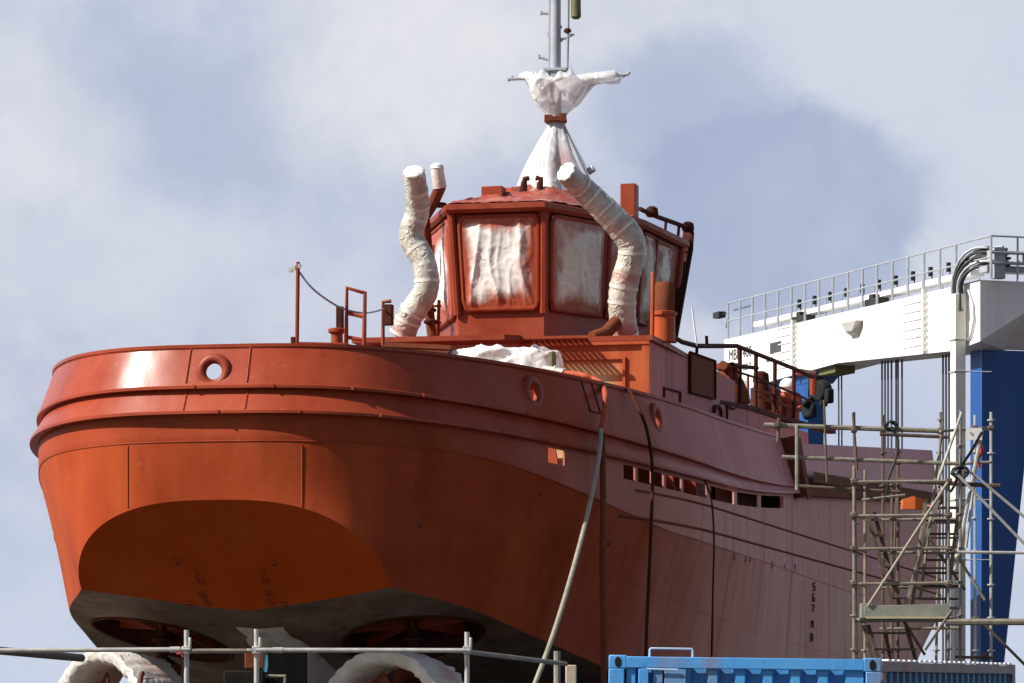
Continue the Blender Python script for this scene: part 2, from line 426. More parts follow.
# ================================================================== TUG
TH = R(13.4)
A1, A2 = math.sin(TH), math.cos(TH)
Y0 = 56.1; X0 = (209.3 - 512) / F * Y0
tug = empty('tugboat', (X0, Y0, 0), 'red primer coated tugboat on dry land seen from its round stern', 'tugboat', -TH)
def hs(px, py, s, dt=0):       # the tug point seen at a pixel, on the transverse plane s
    kx = (px - 512) / F
    t = (kx * (Y0 + s * A2) - X0 - s * A1) / (A2 + kx * A1)
    Y = Y0 + s * A2 - t * A1
    return Vector((t + dt, s, ZC + (HZ - py) / F * Y))
def ht(px, py, t):             # ... on the fore-and-aft plane t
    kx = (px - 512) / F
    s = (kx * (Y0 - t * A1) - X0 - t * A2) / (A1 - kx * A2)
    Y = Y0 + s * A2 - t * A1
    return Vector((t, s, ZC + (HZ - py) / F * Y))
def lerp(x, xs, ys):
    if x <= xs[0]: return ys[0]
    for i in range(1, len(xs)):
        if x <= xs[i]:
            k = (x - xs[i - 1]) / (xs[i] - xs[i - 1]); return ys[i - 1] + k * (ys[i] - ys[i - 1])
    return ys[-1]
def smooth_lerp(x, xs, ys):    # monotone-ish Catmull-Rom
    if x <= xs[0]: return ys[0]
    if x >= xs[-1]: return ys[-1]
    i = 1
    while x > xs[i]: i += 1
    def sl(j):
        if j <= 0: return (ys[1] - ys[0]) / (xs[1] - xs[0])
        if j >= len(xs) - 1: return (ys[-1] - ys[-2]) / (xs[-1] - xs[-2])
        return (ys[j + 1] - ys[j - 1]) / (xs[j + 1] - xs[j - 1])
    h = xs[i] - xs[i - 1]; k = (x - xs[i - 1]) / h
    a = sl(i - 1) * h; b = sl(i) * h
    return (2*k**3 - 3*k*k + 1) * ys[i-1] + (k**3 - 2*k*k + k) * a + (-2*k**3 + 3*k*k) * ys[i] + (k**3 - k*k) * b

HB, LS, NN, MM = 5.493, 12.625, 2.944, 1.80
half = []
NA = 220
for i in range(NA + 1):
    a = math.pi / 2 * i / NA
    t = HB * math.sin(a) ** (2 / NN); s = LS - LS * math.cos(a) ** (2 / MM)
    half.append((t, s))
# even out by arc length
def resample(pl, n):
    d = [0]
    for p, q in zip(pl, pl[1:]): d.append(d[-1] + math.hypot(q[0] - p[0], q[1] - p[1]))
    out = []
    for i in range(n + 1):
        x = d[-1] * i / n
        out.append((lerp(x, d, [p[0] for p in pl]), lerp(x, d, [p[1] for p in pl])))
    return out
half = resample(half, 110)
half += [(HB, LS + (46 - LS) * i / 200) for i in range(1, 201)]
half += [(HB * max(0.0, 1 - (i / 30) ** 2.1) ** .75, 46 + 9 * i / 30) for i in range(1, 31)]
nrm = []
for i in range(len(half)):
    p = half[max(0, i - 1)]; q = half[min(len(half) - 1, i + 1)]
    dx, dy = q[0] - p[0], q[1] - p[1]
    if i == 0: dx, dy = 1, 0
    l = math.hypot(dx, dy); nrm.append((dy / l, -dx / l))      # outward
NH = len(half)
def opt(i, inset):      # signed index: -NH+1..NH-1, negative = port
    j = abs(i); t = half[j][0] - nrm[j][0] * inset; s = half[j][1] - nrm[j][1] * inset
    return (-t if i < 0 else t), s
IDX = list(range(-NH + 1, NH))
def h_top(s):
    return 5.20 - .031 * s + .00132 * s * s if s < 22 else 5.157 + .027 * (s - 22)
def h_f1(s): return 4.582 - .0742 * s + .00256 * s * s if s < 23 else 4.22 + .03 * (s - 23)
def h_f2(s): return 4.194 - .0732 * s + .00306 * s * s if s < 24 else 4.20 + .03 * (s - 24)
def h_kn(s): return smooth_lerp(s, [0, 2.5, 5, 7.5, 10, 20, 30, 45, 51], [3.74, 3.57, 3.22, 2.90, 2.69, 2.45, 2.2, 2.05, 2.2])
def V(t, s, h): return Vector((t, s, h + ZC))
IN_TOP, IN_F1B, IN_F1, IN_F2B, IN_F2, IN_KN = .38, .11, .235, .0, .125, .135

# openings: fairleads in the bulwark (index ranges found from s), freeing ports in the strake below
def idx_at(px_s, side=1):
    best = min(range(NH), key=lambda j: abs(half[j][1] - px_s)); return best * side
fair = []      # (t, s, h, normal)
def shell_at(px, py, inset, right=True):
    """index on the outline where the sight line meets it"""
    best = None
    for i in IDX:
        t, s = opt(i, inset)
        j = abs(i); n = Vector(((-nrm[j][0] if i < 0 else nrm[j][0]), nrm[j][1]))
        X = X0 + s * A1 + t * A2; Y = Y0 + s * A2 - t * A1
        nx = n.x * A2 + n.y * A1; ny = -n.x * A1 + n.y * A2
        if nx * X + ny * Y > 0: continue
        e = abs(512 + F * X / Y - px)
        if best is None or e < best[0]: best = (e, i, Y)
    return best[1], (HZ - py) / F * best[2]
for (px, py, r) in ((217, 372, .17), (531, 393, .17), (655, 419, .17)):
    i, h = shell_at(px, py, .30); fair.append((i, h, r))
    fair_mirror = -i
def near_fair(i, h):
    for (k, hh, r) in fair:
        t, s = opt(i, .3); t2, s2 = opt(k, .3)
        if ((t - t2) ** 2 + (s - s2) ** 2) + ((h - hh) * 1.0) ** 2 < (r * .86) ** 2: return True
    return False

# --- bulwark (outer + inner sheets, real openings)
mb = MB()
NB = 24
S_STEP = 23.3
def bul(i, k, d):
    t0, s0 = opt(i, IN_F1B + d); t1, s1 = opt(i, IN_TOP + d)
    sb = half[abs(i)][1]; hb = h_f1(sb); htop = h_top(sb)
    return V(t0 + (t1 - t0) * k, s0 + (s1 - s0) * k, hb + (htop - hb) * k)
IDB = [i for i in IDX if half[abs(i)][1] < S_STEP]
for d in (0, .11):
    rows = [[bul(i, j / NB, d) for i in IDB] for j in range(NB + 1)]
    ins = set()
    for (fi, fh, fr) in fair:       # round holes: points inside are pushed out to the rim, faces wholly inside are left out
        n_ = Vector((nrm[abs(fi)][0] * (1 if fi > 0 else -1), nrm[abs(fi)][1], 0)).normalized(); tg = Vector((-n_.y, n_.x, 0))
        k0 = (fh - h_f1(half[abs(fi)][1])) / (h_top(half[abs(fi)][1]) - h_f1(half[abs(fi)][1])); c0 = bul(fi, k0, d)
        for j in range(NB + 1):
            for c in range(len(IDB)):
                q = rows[j][c] - c0
                if q.length > .6: continue
                u_ = q.dot(tg); dd = math.hypot(u_, q.z)
                if dd < fr:
                    ins.add((j, c)); kk = fr / max(dd, .01) - 1
                    rows[j][c] = rows[j][c] + tg * u_ * kk + Vector((0, 0, q.z * kk))
    mb.grid(rows, lambda j, c: all(p in ins for p in ((j, c), (j + 1, c), (j, c + 1), (j + 1, c + 1))))
bul_o = mb.build('bulwark', M['upper'], tug)
# cap rail on the bulwark
def sweep(name, ids, fin, fh, prof, mat, par, studs=False):
    """profile = list of (out, up) closed, swept along the outline"""
    mb = MB(); rows = []
    for (o, u) in prof + [prof[0]]:
        rows.append([V(*opt(i, fin - o), fh(half[abs(i)][1]) + u) for i in ids])
    mb.grid(rows)
    n = len(prof); L = len(ids)
    mb.f.append(tuple(k * L for k in range(n))); mb.mi.append(0)
    mb.f.append(tuple(k * L + L - 1 for k in range(n))[::-1]); mb.mi.append(0)
    if studs:
        for i in ids[::9]:
            if -6 < i < 60:
                p = V(*opt(i, fin - .02), fh(half[abs(i)][1]) - .02); mb.box(p, (.035, .035, .05))
    return mb.build(name, mat, par, smooth=30)
sweep('cap_rail', IDB, IN_TOP, h_top, [(.035, -.03), (.035, .02), (-.16, .02), (-.16, -.03)], M['upper'], tug)
lip = [(.0, .004), (.016, -.004), (.016, -.045), (.0, -.052), (-.18, -.052), (-.18, -.0)]
sweep('rubbing_strake', IDB, IN_F1B, h_f1, lip, M['upper'], tug, True)
sweep('rubbing_strake', [i for i in IDX if half[abs(i)][1] < 24.2], IN_F2B, h_f2, lip, M['upper'], tug, True)
# --- strake between the two rubbing bars
mb = MB()
rows = []
for j in range(4):
    k = j / 3
    rows.append([V(*opt(i, IN_F2B + (IN_F1 - IN_F2B) * k), h_f2(half[abs(i)][1]) * (1 - k) + h_f1(half[abs(i)][1]) * k) for i in [i for i in IDX if half[abs(i)][1] < 24]])
mb.grid(rows); mb.build('fender_strake', M['upper'], tug)

# --- shell below the lower bar: freeing ports then knuckle
ports = []
for (pa, pb) in ((547.5, 565), (622, 636.5), (639, 652), (654, 664), (666.5, 681), (684, 707), (710, 734), (737, 758), (761, 783)):
    ia, _ = shell_at(pa, 470, IN_F2); ib, _ = shell_at(pb, 470, IN_F2); ports.append((min(ia, ib), max(ia, ib)))
def ported(i):
    return any(a <= i < b for a, b in ports)
mb = MB(); rows = []
def belt(i, d, k):
    sb = half[abs(i)][1]
    return V(*opt(i, d + IN_F2 + (IN_KN - IN_F2) * k), h_f2(sb) * (1 - k) + h_kn(sb) * k)
def belt_h(i, d, up):
    sb = half[abs(i)][1]
    return V(*opt(i, d + IN_F2), up(sb))
P_TOP = lambda s: h_f2(s) - .10
P_BOT = lambda s: h_f2(s) - .34
rows = [[belt_h(i, 0, h_f2) for i in IDX], [belt_h(i, 0, P_TOP) for i in IDX], [belt_h(i, 0, P_BOT) for i in IDX],
        [belt_h(i, 0, lambda s: (h_f2(s) - .36 + h_kn(s)) / 2 if h_f2(s) - .36 > h_kn(s) else h_kn(s)) for i in IDX], [belt(i, 0, 1) for i in IDX]]
for c, i in enumerate(IDX):       # aft, the belt is shallow: keep the rows in order
    zk = rows[4][c].z
    for r in (1, 2, 3): rows[r][c].z = max(rows[r][c].z, zk + .01 * (4 - r))
mb.grid(rows, lambda j, c: j == 1 and ported(IDX[c]))
# thickness of the plating round each port
for (a, b) in ports:
    for i in (a, b):
        mb.add([belt_h(i, 0, P_TOP), belt_h(i, .03, P_TOP), belt_h(i, .03, P_BOT), belt_h(i, 0, P_BOT)], [(0, 1, 2, 3)])
    ids = list(range(a, b + 1))
    mb.grid([[belt_h(i, 0, P_TOP) for i in ids], [belt_h(i, .03, P_TOP) for i in ids]])
    mb.grid([[belt_h(i, 0, P_BOT) for i in ids], [belt_h(i, .03, P_BOT) for i in ids]])
mb.build('belt_plating', M['belt'], tug)

# --- side shell: knuckle down to the counter arch / chine
CS = [1.25, 2.9, 5, 6.8, 8.5, 12, 20, 40, 53]
CT = [2.48, 3.28, 3.75, 4.1, 4.4, 4.8, 5.1, 5.2, .15]
CH = [1.56, 1.27, .90, .60, .31, -.2, -.9, -1.6, -1.2]
def chine(s): return smooth_lerp(s, CS, CT), s, smooth_lerp(s, CS, CH)
def hc(s): return max(1.14 - .325 * (s - 2), -1.45)
def hbot(s, t):
    ss = max(s, 1.25); T = smooth_lerp(ss, CS, CT); hb = smooth_lerp(ss, CS, CH)
    return hc(s) + (hb - hc(s)) * min(1, abs(t) / max(T, .1))
def arch(t):
    a = min(1, abs(t) / 2.48)
    h = 1.56 + 1.305 * math.sqrt(max(0, 1 - a ** 2.7))
    sc2 = 1.74 - .49 * a * a
    return t, max(.25, sc2 - .95 * (h - hbot(sc2, t))), h       # the panel keeps one rake to its corners
def cen(t):
    a = min(1, abs(t) / 2.48); s = 1.74 - .49 * a * a
    return t, s, hbot(s, t)
arc = [0]
for p, q in zip(half, half[1:]): arc.append(arc[-1] + math.hypot(q[0] - p[0], q[1] - p[1]))
IC = min(range(NH), key=lambda j: abs(half[j][1] - 2.7))
def low(i):
    j = abs(i); sg = -1 if i < 0 else 1
    if j <= IC:
        q = arc[j] / arc[IC]
        a = math.sin(q * math.pi / 2) ** .95
        t, s, h = arch(2.48 * a)
    else:
        t, s, h = chine(lerp(half[j][1], [half[IC][1], 6, 9, 12, 20, 46, 55], [1.25, 3.5, 7, 11, 20, 44, 53]))
    return V(sg * t, s, h)
FACE = [0, 7, 15] + list(range(22, 110, 8)) + list(range(110, NH, 4)) + [NH - 1]
FACE = sorted(set(FACE + [IC]))
IDL = [-j for j in reversed(FACE) if j] + FACE
mb = MB(); rows = []
for j in range(13):
    k = j / 12; r = []
    for i in IDX:
        a = V(*opt(i, IN_KN), h_kn(half[abs(i)][1])); b2 = low(i)
        p = a.lerp(b2, k)
        r.append(p)
    rows.append(r)
mb.grid(rows); mb.build('side_plating', M['lower'], tug, smooth=25)
# --- raked counter panel between arch and bottom
mb = MB(); rows = []
TT = [2.48 * math.sin(math.pi / 2 * i / 24) for i in range(-24, 25)]
for j in range(9):
    k = j / 8
    rows.append([V(*arch(t)).lerp(V(*cen(t)), k) for t in TT])
mb.grid(rows); mb.build('counter_plating', M['panel'], tug, smooth=25)
# --- bottom with two round thruster wells
WS, WT, WR = 4.0, 2.1, 1.12
bp_ = [Vector((t, cen(t)[1])) for t in TT]
ch = [chine(1.25 + (13.75) * i / 30) for i in range(1, 31)]
poly = bp_ + [Vector((c[0], c[1])) for c in ch] + [Vector((-c[0], c[1])) for c in reversed(ch)]
pts = list(poly); edges = [(i, (i + 1) % len(poly)) for i in range(len(poly))]
for sg in (-1, 1):
    o = len(pts); nC = 40
    for k in range(nC):
        a = 2 * math.pi * k / nC
        pts.append(Vector((sg * WT + WR * math.cos(a), WS + WR * math.sin(a))))
    edges += [(o + k, o + (k + 1) % nC) for k in range(nC)]
for x in range(-9, 10):
    for y in range(3, 29):
        p = Vector((x * .5 + .013, y * .5 + .017))
        T = smooth_lerp(max(p.y, 1.25), CS, CT)
        if abs(p.x) > T - .15 or p.y < cen(min(2.48, max(-2.48, p.x)))[1] + .15: continue
        if any((p - Vector((sg * WT, WS))).length < WR + .12 for sg in (-1, 1)): continue
        pts.append(p)
vo, eo, fo, *_ = delaunay_2d_cdt(pts, edges, [], 0, 1e-5)
mb = MB(); fs = []
def inside(p):
    c = False; n = len(poly)
    for i in range(n):
        a, b2 = poly[i], poly[(i + 1) % n]
        if (a.y > p.y) != (b2.y > p.y) and p.x < (b2.x - a.x) * (p.y - a.y) / (b2.y - a.y) + a.x: c = not c
    return c
for q in fo:
    cn = sum((vo[i] for i in q), Vector((0, 0))) / len(q)
    if not inside(cn): continue
    if any((cn - Vector((sg * WT, WS))).length < WR * .999 for sg in (-1, 1)): continue
    fs.append(tuple(q))
mb.add([V(p.x, p.y, hbot(p.y, p.x)) for p in vo], fs)
# forward flat bottom
fw = [15 + 38 * i / 20 for i in range(21)]
mb.grid([[V(-chine(s)[0], s, chine(s)[2]) for s in fw], [V(0, s, min(hc(s), chine(s)[2])) for s in fw], [V(chine(s)[0], s, chine(s)[2]) for s in fw]])
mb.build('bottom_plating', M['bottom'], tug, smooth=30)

# wells, thrusters
for sg in (-1, 1):
    mb = MB(); nC = 40; rows = [[], []]
    for k in range(nC + 1):
        a = 2 * math.pi * k / nC; t = sg * WT + WR * math.cos(a); s = WS + WR * math.sin(a)
        rows[0].append(V(t, s, hbot(s, t))); rows[1].append(V(t, s, 2.0))
    mb.grid(rows)
    mb.add([V(sg * WT + WR * math.cos(2 * math.pi * k / nC), WS + WR * math.sin(2 * math.pi * k / nC), 2.0) for k in range(nC)], [tuple(range(nC))])
    rim = [V(sg * WT + (WR + .01) * math.cos(2 * math.pi * k / nC), WS + (WR + .01) * math.sin(2 * math.pi * k / nC), hbot(WS + WR * math.sin(2 * math.pi * k / nC), sg * WT + WR * math.cos(2 * math.pi * k / nC)) - .005) for k in range(nC + 1)]
    mb.tube(rim, .03, 8, False)
    wl = mb.build('thruster_well', M['dark'], tug)
    mb = MB()
    for k in range(8):
        a = 2 * math.pi * k / 8 + .2
        c0 = Vector((sg * WT + .14 * math.cos(a), WS + .14 * math.sin(a))); c1 = Vector((sg * WT + WR * .99 * math.cos(a), WS + WR * .99 * math.sin(a)))
        mb.bar(V(c0.x, c0.y, hbot(WS, WT) + .22), V(c1.x, c1.y, hbot(c1.y, c1.x) + .25), .03, .16)
    mb.build('well_rib', M['red'], wl)
    th = MB()
    th.lathe(V(sg * WT, WS, hbot(WS, WT)), [(.09, .45), (.09, .02), (.17, .0), (.17, -.05), (.09, -.07), (.09, -.3), (.26, -.42), (.30, -.9), (.28, -1.3)], 28)
    tn = th.build('thruster', M['dark'], tug)
    # nozzle, wrapped in cloth: a thick ring just aft of the stem
    c = hs(122, 652, 2.75) if sg < 0 else hs(399, 652, 2.75)
    RN = 1.24
    c = Vector((c.x, c.y, c.z - RN + .02))
    yaw = R(33 if sg < 0 else 20)
    ax = Vector((math.sin(yaw) * 1, math.cos(yaw), 0.0))   # flow axis
    side = ax.cross(Vector((0, 0, 1))).normalized(); up = Vector((0, 0, 1))
    nb = MB(); rows = []; att = []
    na, prof = 180, [(-.52, 1.2), (-.5, 1.235), (-.35, 1.25), (.1, 1.22), (.5, 1.14), (.56, 1.10), (.52, 1.05), (.2, .99), (-.2, .98), (-.45, 1.03), (-.52, 1.10), (-.52, 1.2)]
    for (x, r) in prof:
        rw = []; aw = []
        for q in range(na + 1):
            a = 2 * math.pi * q / na
            wv = mnoise.noise(Vector((math.cos(a) * 4, math.sin(a) * 4, x * 1.5 + sg * 9))) * .02 + abs(mnoise.noise(Vector((math.cos(a) * 9 + x * 3, math.sin(a) * 9 - x * 2, sg * 3.0)))) * .045 + abs(mnoise.noise(Vector((math.cos(a) * 22, math.sin(a) * 22, x * 5 + sg)))) * .02
            band = .018 * (abs(((a * 5.5 + x * 1.2) % 1) - .5) - .25) * 2
            rr = r + wv + band
            rw.append(c + ax * (x + wv) + (side * math.cos(a) + up * math.sin(a)) * rr)
            aw.append(max(0, min(1, .15 + 1.5 * (mnoise.noise(Vector((a * 2, x * 2, 3 + sg))) - .1))) * (1 if x > -.3 else .25))
        rows.append(rw); att.append(aw)
    nb.grid(rows, None, att)
    nz_ = nb.build('nozzle', M['cloth'], tug, smooth=50)
    pb = MB()       # hub and blades inside, only their tops show
    pb.lathe(c + ax * -.1, [(.05, -.5), (.2, -.4), (.25, 0), (.25, .5)], 20, ax)
    for q in range(4):
        a = 2 * math.pi * q / 4 + .5
        d = side * math.cos(a) + up * math.sin(a); e = side * -math.sin(a) + up * math.cos(a)
        rws = []
        for z in range(7):
            r = .2 + .7 * z / 6; wd = .18 + .3 * math.sin(math.pi * min(1, z / 6 * .8 + .1)); tw = .9 - .5 * z / 6
            rws.append([c + ax * -.05 + d * r + (e * math.cos(tw) + ax * math.sin(tw)) * (x * wd) for x in (-1, -.5, 0, .5, 1)])
        pb.grid(rws)
        pb.grid([[p + ax * .03 for p in rr] for rr in rws])
    pb.build('propeller', M['brown'], tug)
    # strut from thruster to nozzle
    sbm = MB(); sbm.tube([V(sg * WT, WS, hbot(WS, WT) - .42), V(sg * WT, WS, -.3), c + up * .2 + ax * .3, c + ax * .1], [.3, .34, .3, .24], 16)
    sbm.build('gearbox_pod', M['brown'], tug)
# centre skeg between the wells
mb = MB(); rows = []
for j in range(9):
    k = j / 8; r = []
    for i in range(-8, 9):
        x = i / 8
        wd = .30 + .95 * (1 - k) ** 3 + .25 * k
        s = 2.55 + 3.6 * k + .3 * abs(x) ** 2
        r.append(V(x * wd, s + .6 * (1 - math.sqrt(max(0, 1 - x * x * .9))), hbot(2.5, 0) - .02 - 1.9 * k ** 1.2 + .1 * abs(x)))
    rows.append(r)
mb.grid(rows)
mb.prism([(-.32, 6.0), (-.2, 5.3), (0, 5.0), (.2, 5.3), (.32, 6.0), (.32, 12), (-.32, 12)], ZC - 1.7, ZC + .3)
mb.build('skeg', M['skegpale'], tug, smooth=40)

# --- weld seams, draft marks, small fittings on the plating
def proj(p):
    X = X0 + p.y * A1 + p.x * A2; Y = Y0 + p.y * A2 - p.x * A1
    return 512 + F * X / Y, HZ - F * (p.z - ZC) / Y, Y
def side_line(px, y0, y1, out=.01, n=16):
    # points of the side plating along one plumb line of the plates
    cand = []
    for c, i in enumerate(IDX):
        if half[abs(i)][1] > 42: continue
        A = V(*opt(i, IN_KN), h_kn(half[abs(i)][1])); B = low(i); nn = Vector(((-nrm[abs(i)][0] if i < 0 else nrm[abs(i)][0]), nrm[abs(i)][1], -.2))
        Xa, Ya = proj(A)[2], 0
        va = W0(A)
        if (nn.x * A2 + nn.y * A1) * va.x + (-nn.x * A1 + nn.y * A2) * va.y > 0: continue
        cand.append((A, B, nn))
    out_ = []
    for q in range(n + 1):
        py = y0 + (y1 - y0) * q / n; best = None; last = None
        for A, B, nn in cand:
            ya = proj(A)[1]; yb_ = proj(B)[1]
            if abs(yb_ - ya) < 1e-3: continue
            k = (py - ya) / (yb_ - ya)
            if k < -.02 or k > 1.02: continue
            p = A.lerp(B, k); x_ = proj(p)[0]
            if last and (last[0] - px) * (x_ - px) <= 0 and abs(x_ - last[0]) < 40:
                f_ = (px - last[0]) / (x_ - last[0] + 1e-9); best = (0, last[1].lerp(p, f_) + nn * out)
            last = (x_, p)
        if best and best[0] < 4: out_.append(best[1])
    return out_
def W0(p): return Vector((X0 + p.y * A1 + p.x * A2, Y0 + p.y * A2 - p.x * A1, p.z))
def on_side(i, k, out=.012):
    a = V(*opt(i, IN_KN - out), h_kn(half[abs(i)][1])); b2 = low(i); b2 = b2 + (a - b2).normalized() * 0 + Vector((0, -out, 0))
    return a.lerp(b2, k)
for px, ya, yb in ((128, 446, 512), (302, 445, 515)):
    mb = MB(); mb.tube(side_line(px, ya, yb, .004), .011, 6); mb.build('weld_seam', M['lower'], tug)
for px, ya, yb in ((713, 556, 655), (805, 580, 655)):
    mb = MB(); mb.tube(side_line(px, ya, yb, .002), .012, 6); mb.build('weld_seam', M['lower'], tug)
for px in (192, 247):
    i, _ = shell_at(px, 370, .3)
    mb = MB(); mb.tube([bul(i, k, -.006) for k in (0.07, .5, .97)], .014, 6); mb.build('weld_seam', M['upper'], tug)
    mb = MB(); mb.tube([V(*opt(i, IN_F2B + (IN_F1 - IN_F2B) * k - .006), h_f2(half[abs(i)][1]) * (1 - k) + h_f1(half[abs(i)][1]) * k) for k in (.04, .85)], .012, 6); mb.build('weld_seam', M['upper'], tug)
# seam just under the cap rail and the knuckle weld
mb = MB(); mb.tube([bul(i, .93, -.004) for i in IDB if half[abs(i)][1] < 9], .008, 5); mb.build('weld_seam', M['upper'], tug)
mb = MB(); mb.tube([V(*opt(i, IN_KN - .002), h_kn(half[abs(i)][1])) for i in IDX if half[abs(i)][1] < 32], .010, 5); mb.build('knuckle_weld', M['upper'], tug)
# plate butts and the long seam of the starboard and port shell
for sv in (5.2, 8.4, 11.6, 14.8, 18.2, 21.6, 25.2, 29.0, 33.0, 37.0):
    for sg in (1, -1):
        i = idx_at(sv, sg)
        mb = MB(); mb.tube([on_side(i, k / 12, .002) for k in range(13)], .007, 5); mb.build('weld_seam', M['lower'], tug)
        if sv > 7:
            mb = MB(); mb.tube([belt_h(i, -.001, lambda q: P_BOT(q) - .03)] + [V(*opt(i, IN_KN - .002), h_kn(half[abs(i)][1]) + .02)], .008, 5); mb.build('weld_seam', M['upper'], tug)
for sg in (1, -1):
    mb = MB(); mb.tube([on_side(sg * j, .42, .001) for j in range(IC + 12, NH - 40, 2)], .007, 5); mb.build('weld_seam', M['lower'], tug)
# half-round belting lines along both sides, brown in place of their shadow lines
for (h0, h1, s0) in ((3.33, 3.12, 7.4), (2.88, 2.69, 6.9)):
    for sg in (1, -1):
        mb = MB(); pl = []
        for j in range(NH):
            s = half[j][1]
            if s < s0 or s > 50: continue
            h = h0 + (h1 - h0) * (s - s0) / 23
            if h >= h_kn(s): p = V(*opt(sg * j, IN_KN), h)
            else:
                a = V(*opt(sg * j, IN_KN), h_kn(s)); b2 = low(sg * j); p = a.lerp(b2, (a.z - h - ZC) / (a.z - b2.z))
            pl.append(p)
        mb.tube(pl, .026, 8); mb.build('side_belting', M['brown'], tug)
# draft marks and T lugs on the counter
def on_counter(px, py):
    best = None
    for a in range(-60, 61):
        t = 2.48 * a / 60
        A = V(*arch(t)); B = V(*cen(t))
        for kk in range(41):
            p = A.lerp(B, kk / 40); X = X0 + p.y * A1 + p.x * A2; Y = Y0 + p.y * A2 - p.x * A1
            e = (512 + F * X / Y - px) ** 2 + (HZ - F * (p.z - ZC) / Y - py) ** 2
            if best is None or e < best[0]: best = (e, p, (B - A).normalized())
    return best[1], best[2]
for (px, py) in ((177, 560), (274, 561), (190, 602), (285, 603)):
    p, d = on_counter(px, py)
    n = Vector((0, -1, -.9)).normalized(); p = p + n * .02
    mb = MB(); mb.bar(p - Vector((.05, 0, 0)), p + Vector((.05, 0, 0)), .03, .03); mb.bar(p + d * .015, p + d * .09, .025, .03)
    mb.build('lug', M['red'], tug)
glyph = {'a': [(-1, 1, 1, 1), (1, 1, -.2, -1)], 'b': [(-1, -1, -1, 1), (1, -1, 1, 1), (-1, 1, 0, 0), (0, 0, 1, 1)], 'c': [(1, 1, -1, 1), (-1, 1, -1, -1), (-1, -1, 1, -1), (1, -1, 1, 0), (1, 0, -1, 0)],
         'd': [(1, 1, -1, 1), (-1, 1, -1, 0), (-1, 0, 1, 0), (1, 0, 1, -1), (1, -1, -1, -1)], 'e': [(-1, 1, 1, 1), (1, 1, 1, -1), (1, -1, -1, -1), (-1, -1, -1, 1), (-1, 0, 1, 0)]}
for pl in ([(197, 572, 'a'), (201, 582, 'b'), (203, 593, 'c'), (207, 603, 'd')], [(262, 572, 'a'), (264, 582, 'b'), (268, 593, 'c'), (270, 602, 'd')]):
    for (px, py, gl) in pl:
        mb = MB(); p, d = on_counter(px, py); n = Vector((0, -1, -.9)).normalized(); p = p + n * .012
        for (x0, y0, x1, y1) in glyph[gl]:
            mb.tube([p + Vector((x0 * .045, 0, 0)) - d * y0 * .06, p + Vector((x1 * .045, 0, 0)) - d * y1 * .06], .009, 5)
        mb.build('draft_mark', M['red'], tug)
for (py, gl) in ((586, 'd'), (597, 'c'), (608, 'a'), (624, 'b'), (637, 'e')):
    p = ht(813, py, 5.42); mb = MB()
    for (x0, y0, x1, y1) in glyph[gl]:
        q = p
        i, _ = shell_at(813, py, IN_KN); a = V(*opt(i, IN_KN), h_kn(half[abs(i)][1])); b2 = low(i); k = (a.z - p.z) / (a.z - b2.z); q = a.lerp(b2, k)
        mb.tube([q + Vector((.02, x0 * .11, y0 * .075)), q + Vector((.02, x1 * .11, y1 * .075))], .015, 5)
    mb.build('draft_mark', M['brown'], tug)
# drain and sea-chest holes: short dark sockets
def side_pt(px, py):
    i, h = shell_at(px, py, IN_KN); a = V(*opt(i, IN_KN), h_kn(half[abs(i)][1])); b2 = low(i)
    if h + ZC > a.z: return V(*opt(i, IN_KN), h), i
    k = 0
    for _ in range(12):
        p = a.lerp(b2, k); X = X0 + p.y * A1 + p.x * A2; Y = Y0 + p.y * A2 - p.x * A1
        z = ZC + (HZ - py) / F * Y; k += (p.z - z) / (a.z - b2.z)
    return a.lerp(b2, max(0, min(1, k))), i
for (px, py, r) in ((473, 525, .045), (553, 493, .045), (633, 542, .06), (735, 557, .07), (746, 560, .05), (750, 560, .05), (772, 565, .08), (784, 567, .05), (795, 568, .08)):
    p, i = side_pt(px, py); j = abs(i); n = Vector((nrm[j][0], nrm[j][1], -.1)).normalized()
    mb = MB(); mb.lathe(p - n * .02, [(r, 0), (r, .026), (r * .75, .03), (r * .7, .005)], 14, n); mb.build('drain_socket', M['black'], tug)
for (px, py) in ((186, 383), (252, 381)):
    i, h = shell_at(px, py, IN_F1 + .02); p = V(*opt(i, IN_F1 + .0), h); n = Vector((nrm[abs(i)][0] * (1 if i > 0 else -1), nrm[abs(i)][1], 0))
    mb = MB(); mb.lathe(p - n * .02, [(.03, 0), (.03, .03), (.02, .032)], 12, n); mb.build('drain_socket', M['black'], tug)
# fairlead castings
for (i, h, r) in fair:
    j = abs(i); n = Vector((nrm[j][0] * (1 if i > 0 else -1), nrm[j][1], .12)).normalized()
    p = V(*opt(i, .30), h)
    t, s = opt(i, IN_F1); hb = h_f1(half[j][1]); k = (h - hb) / (h_top(half[j][1]) - hb)
    p = bul(i, k, .03)
    mb = MB(); mb.ring(p, n, r * 1.18, r * .46, 36, 12); mb.build('fairlead', M['red'], tug)
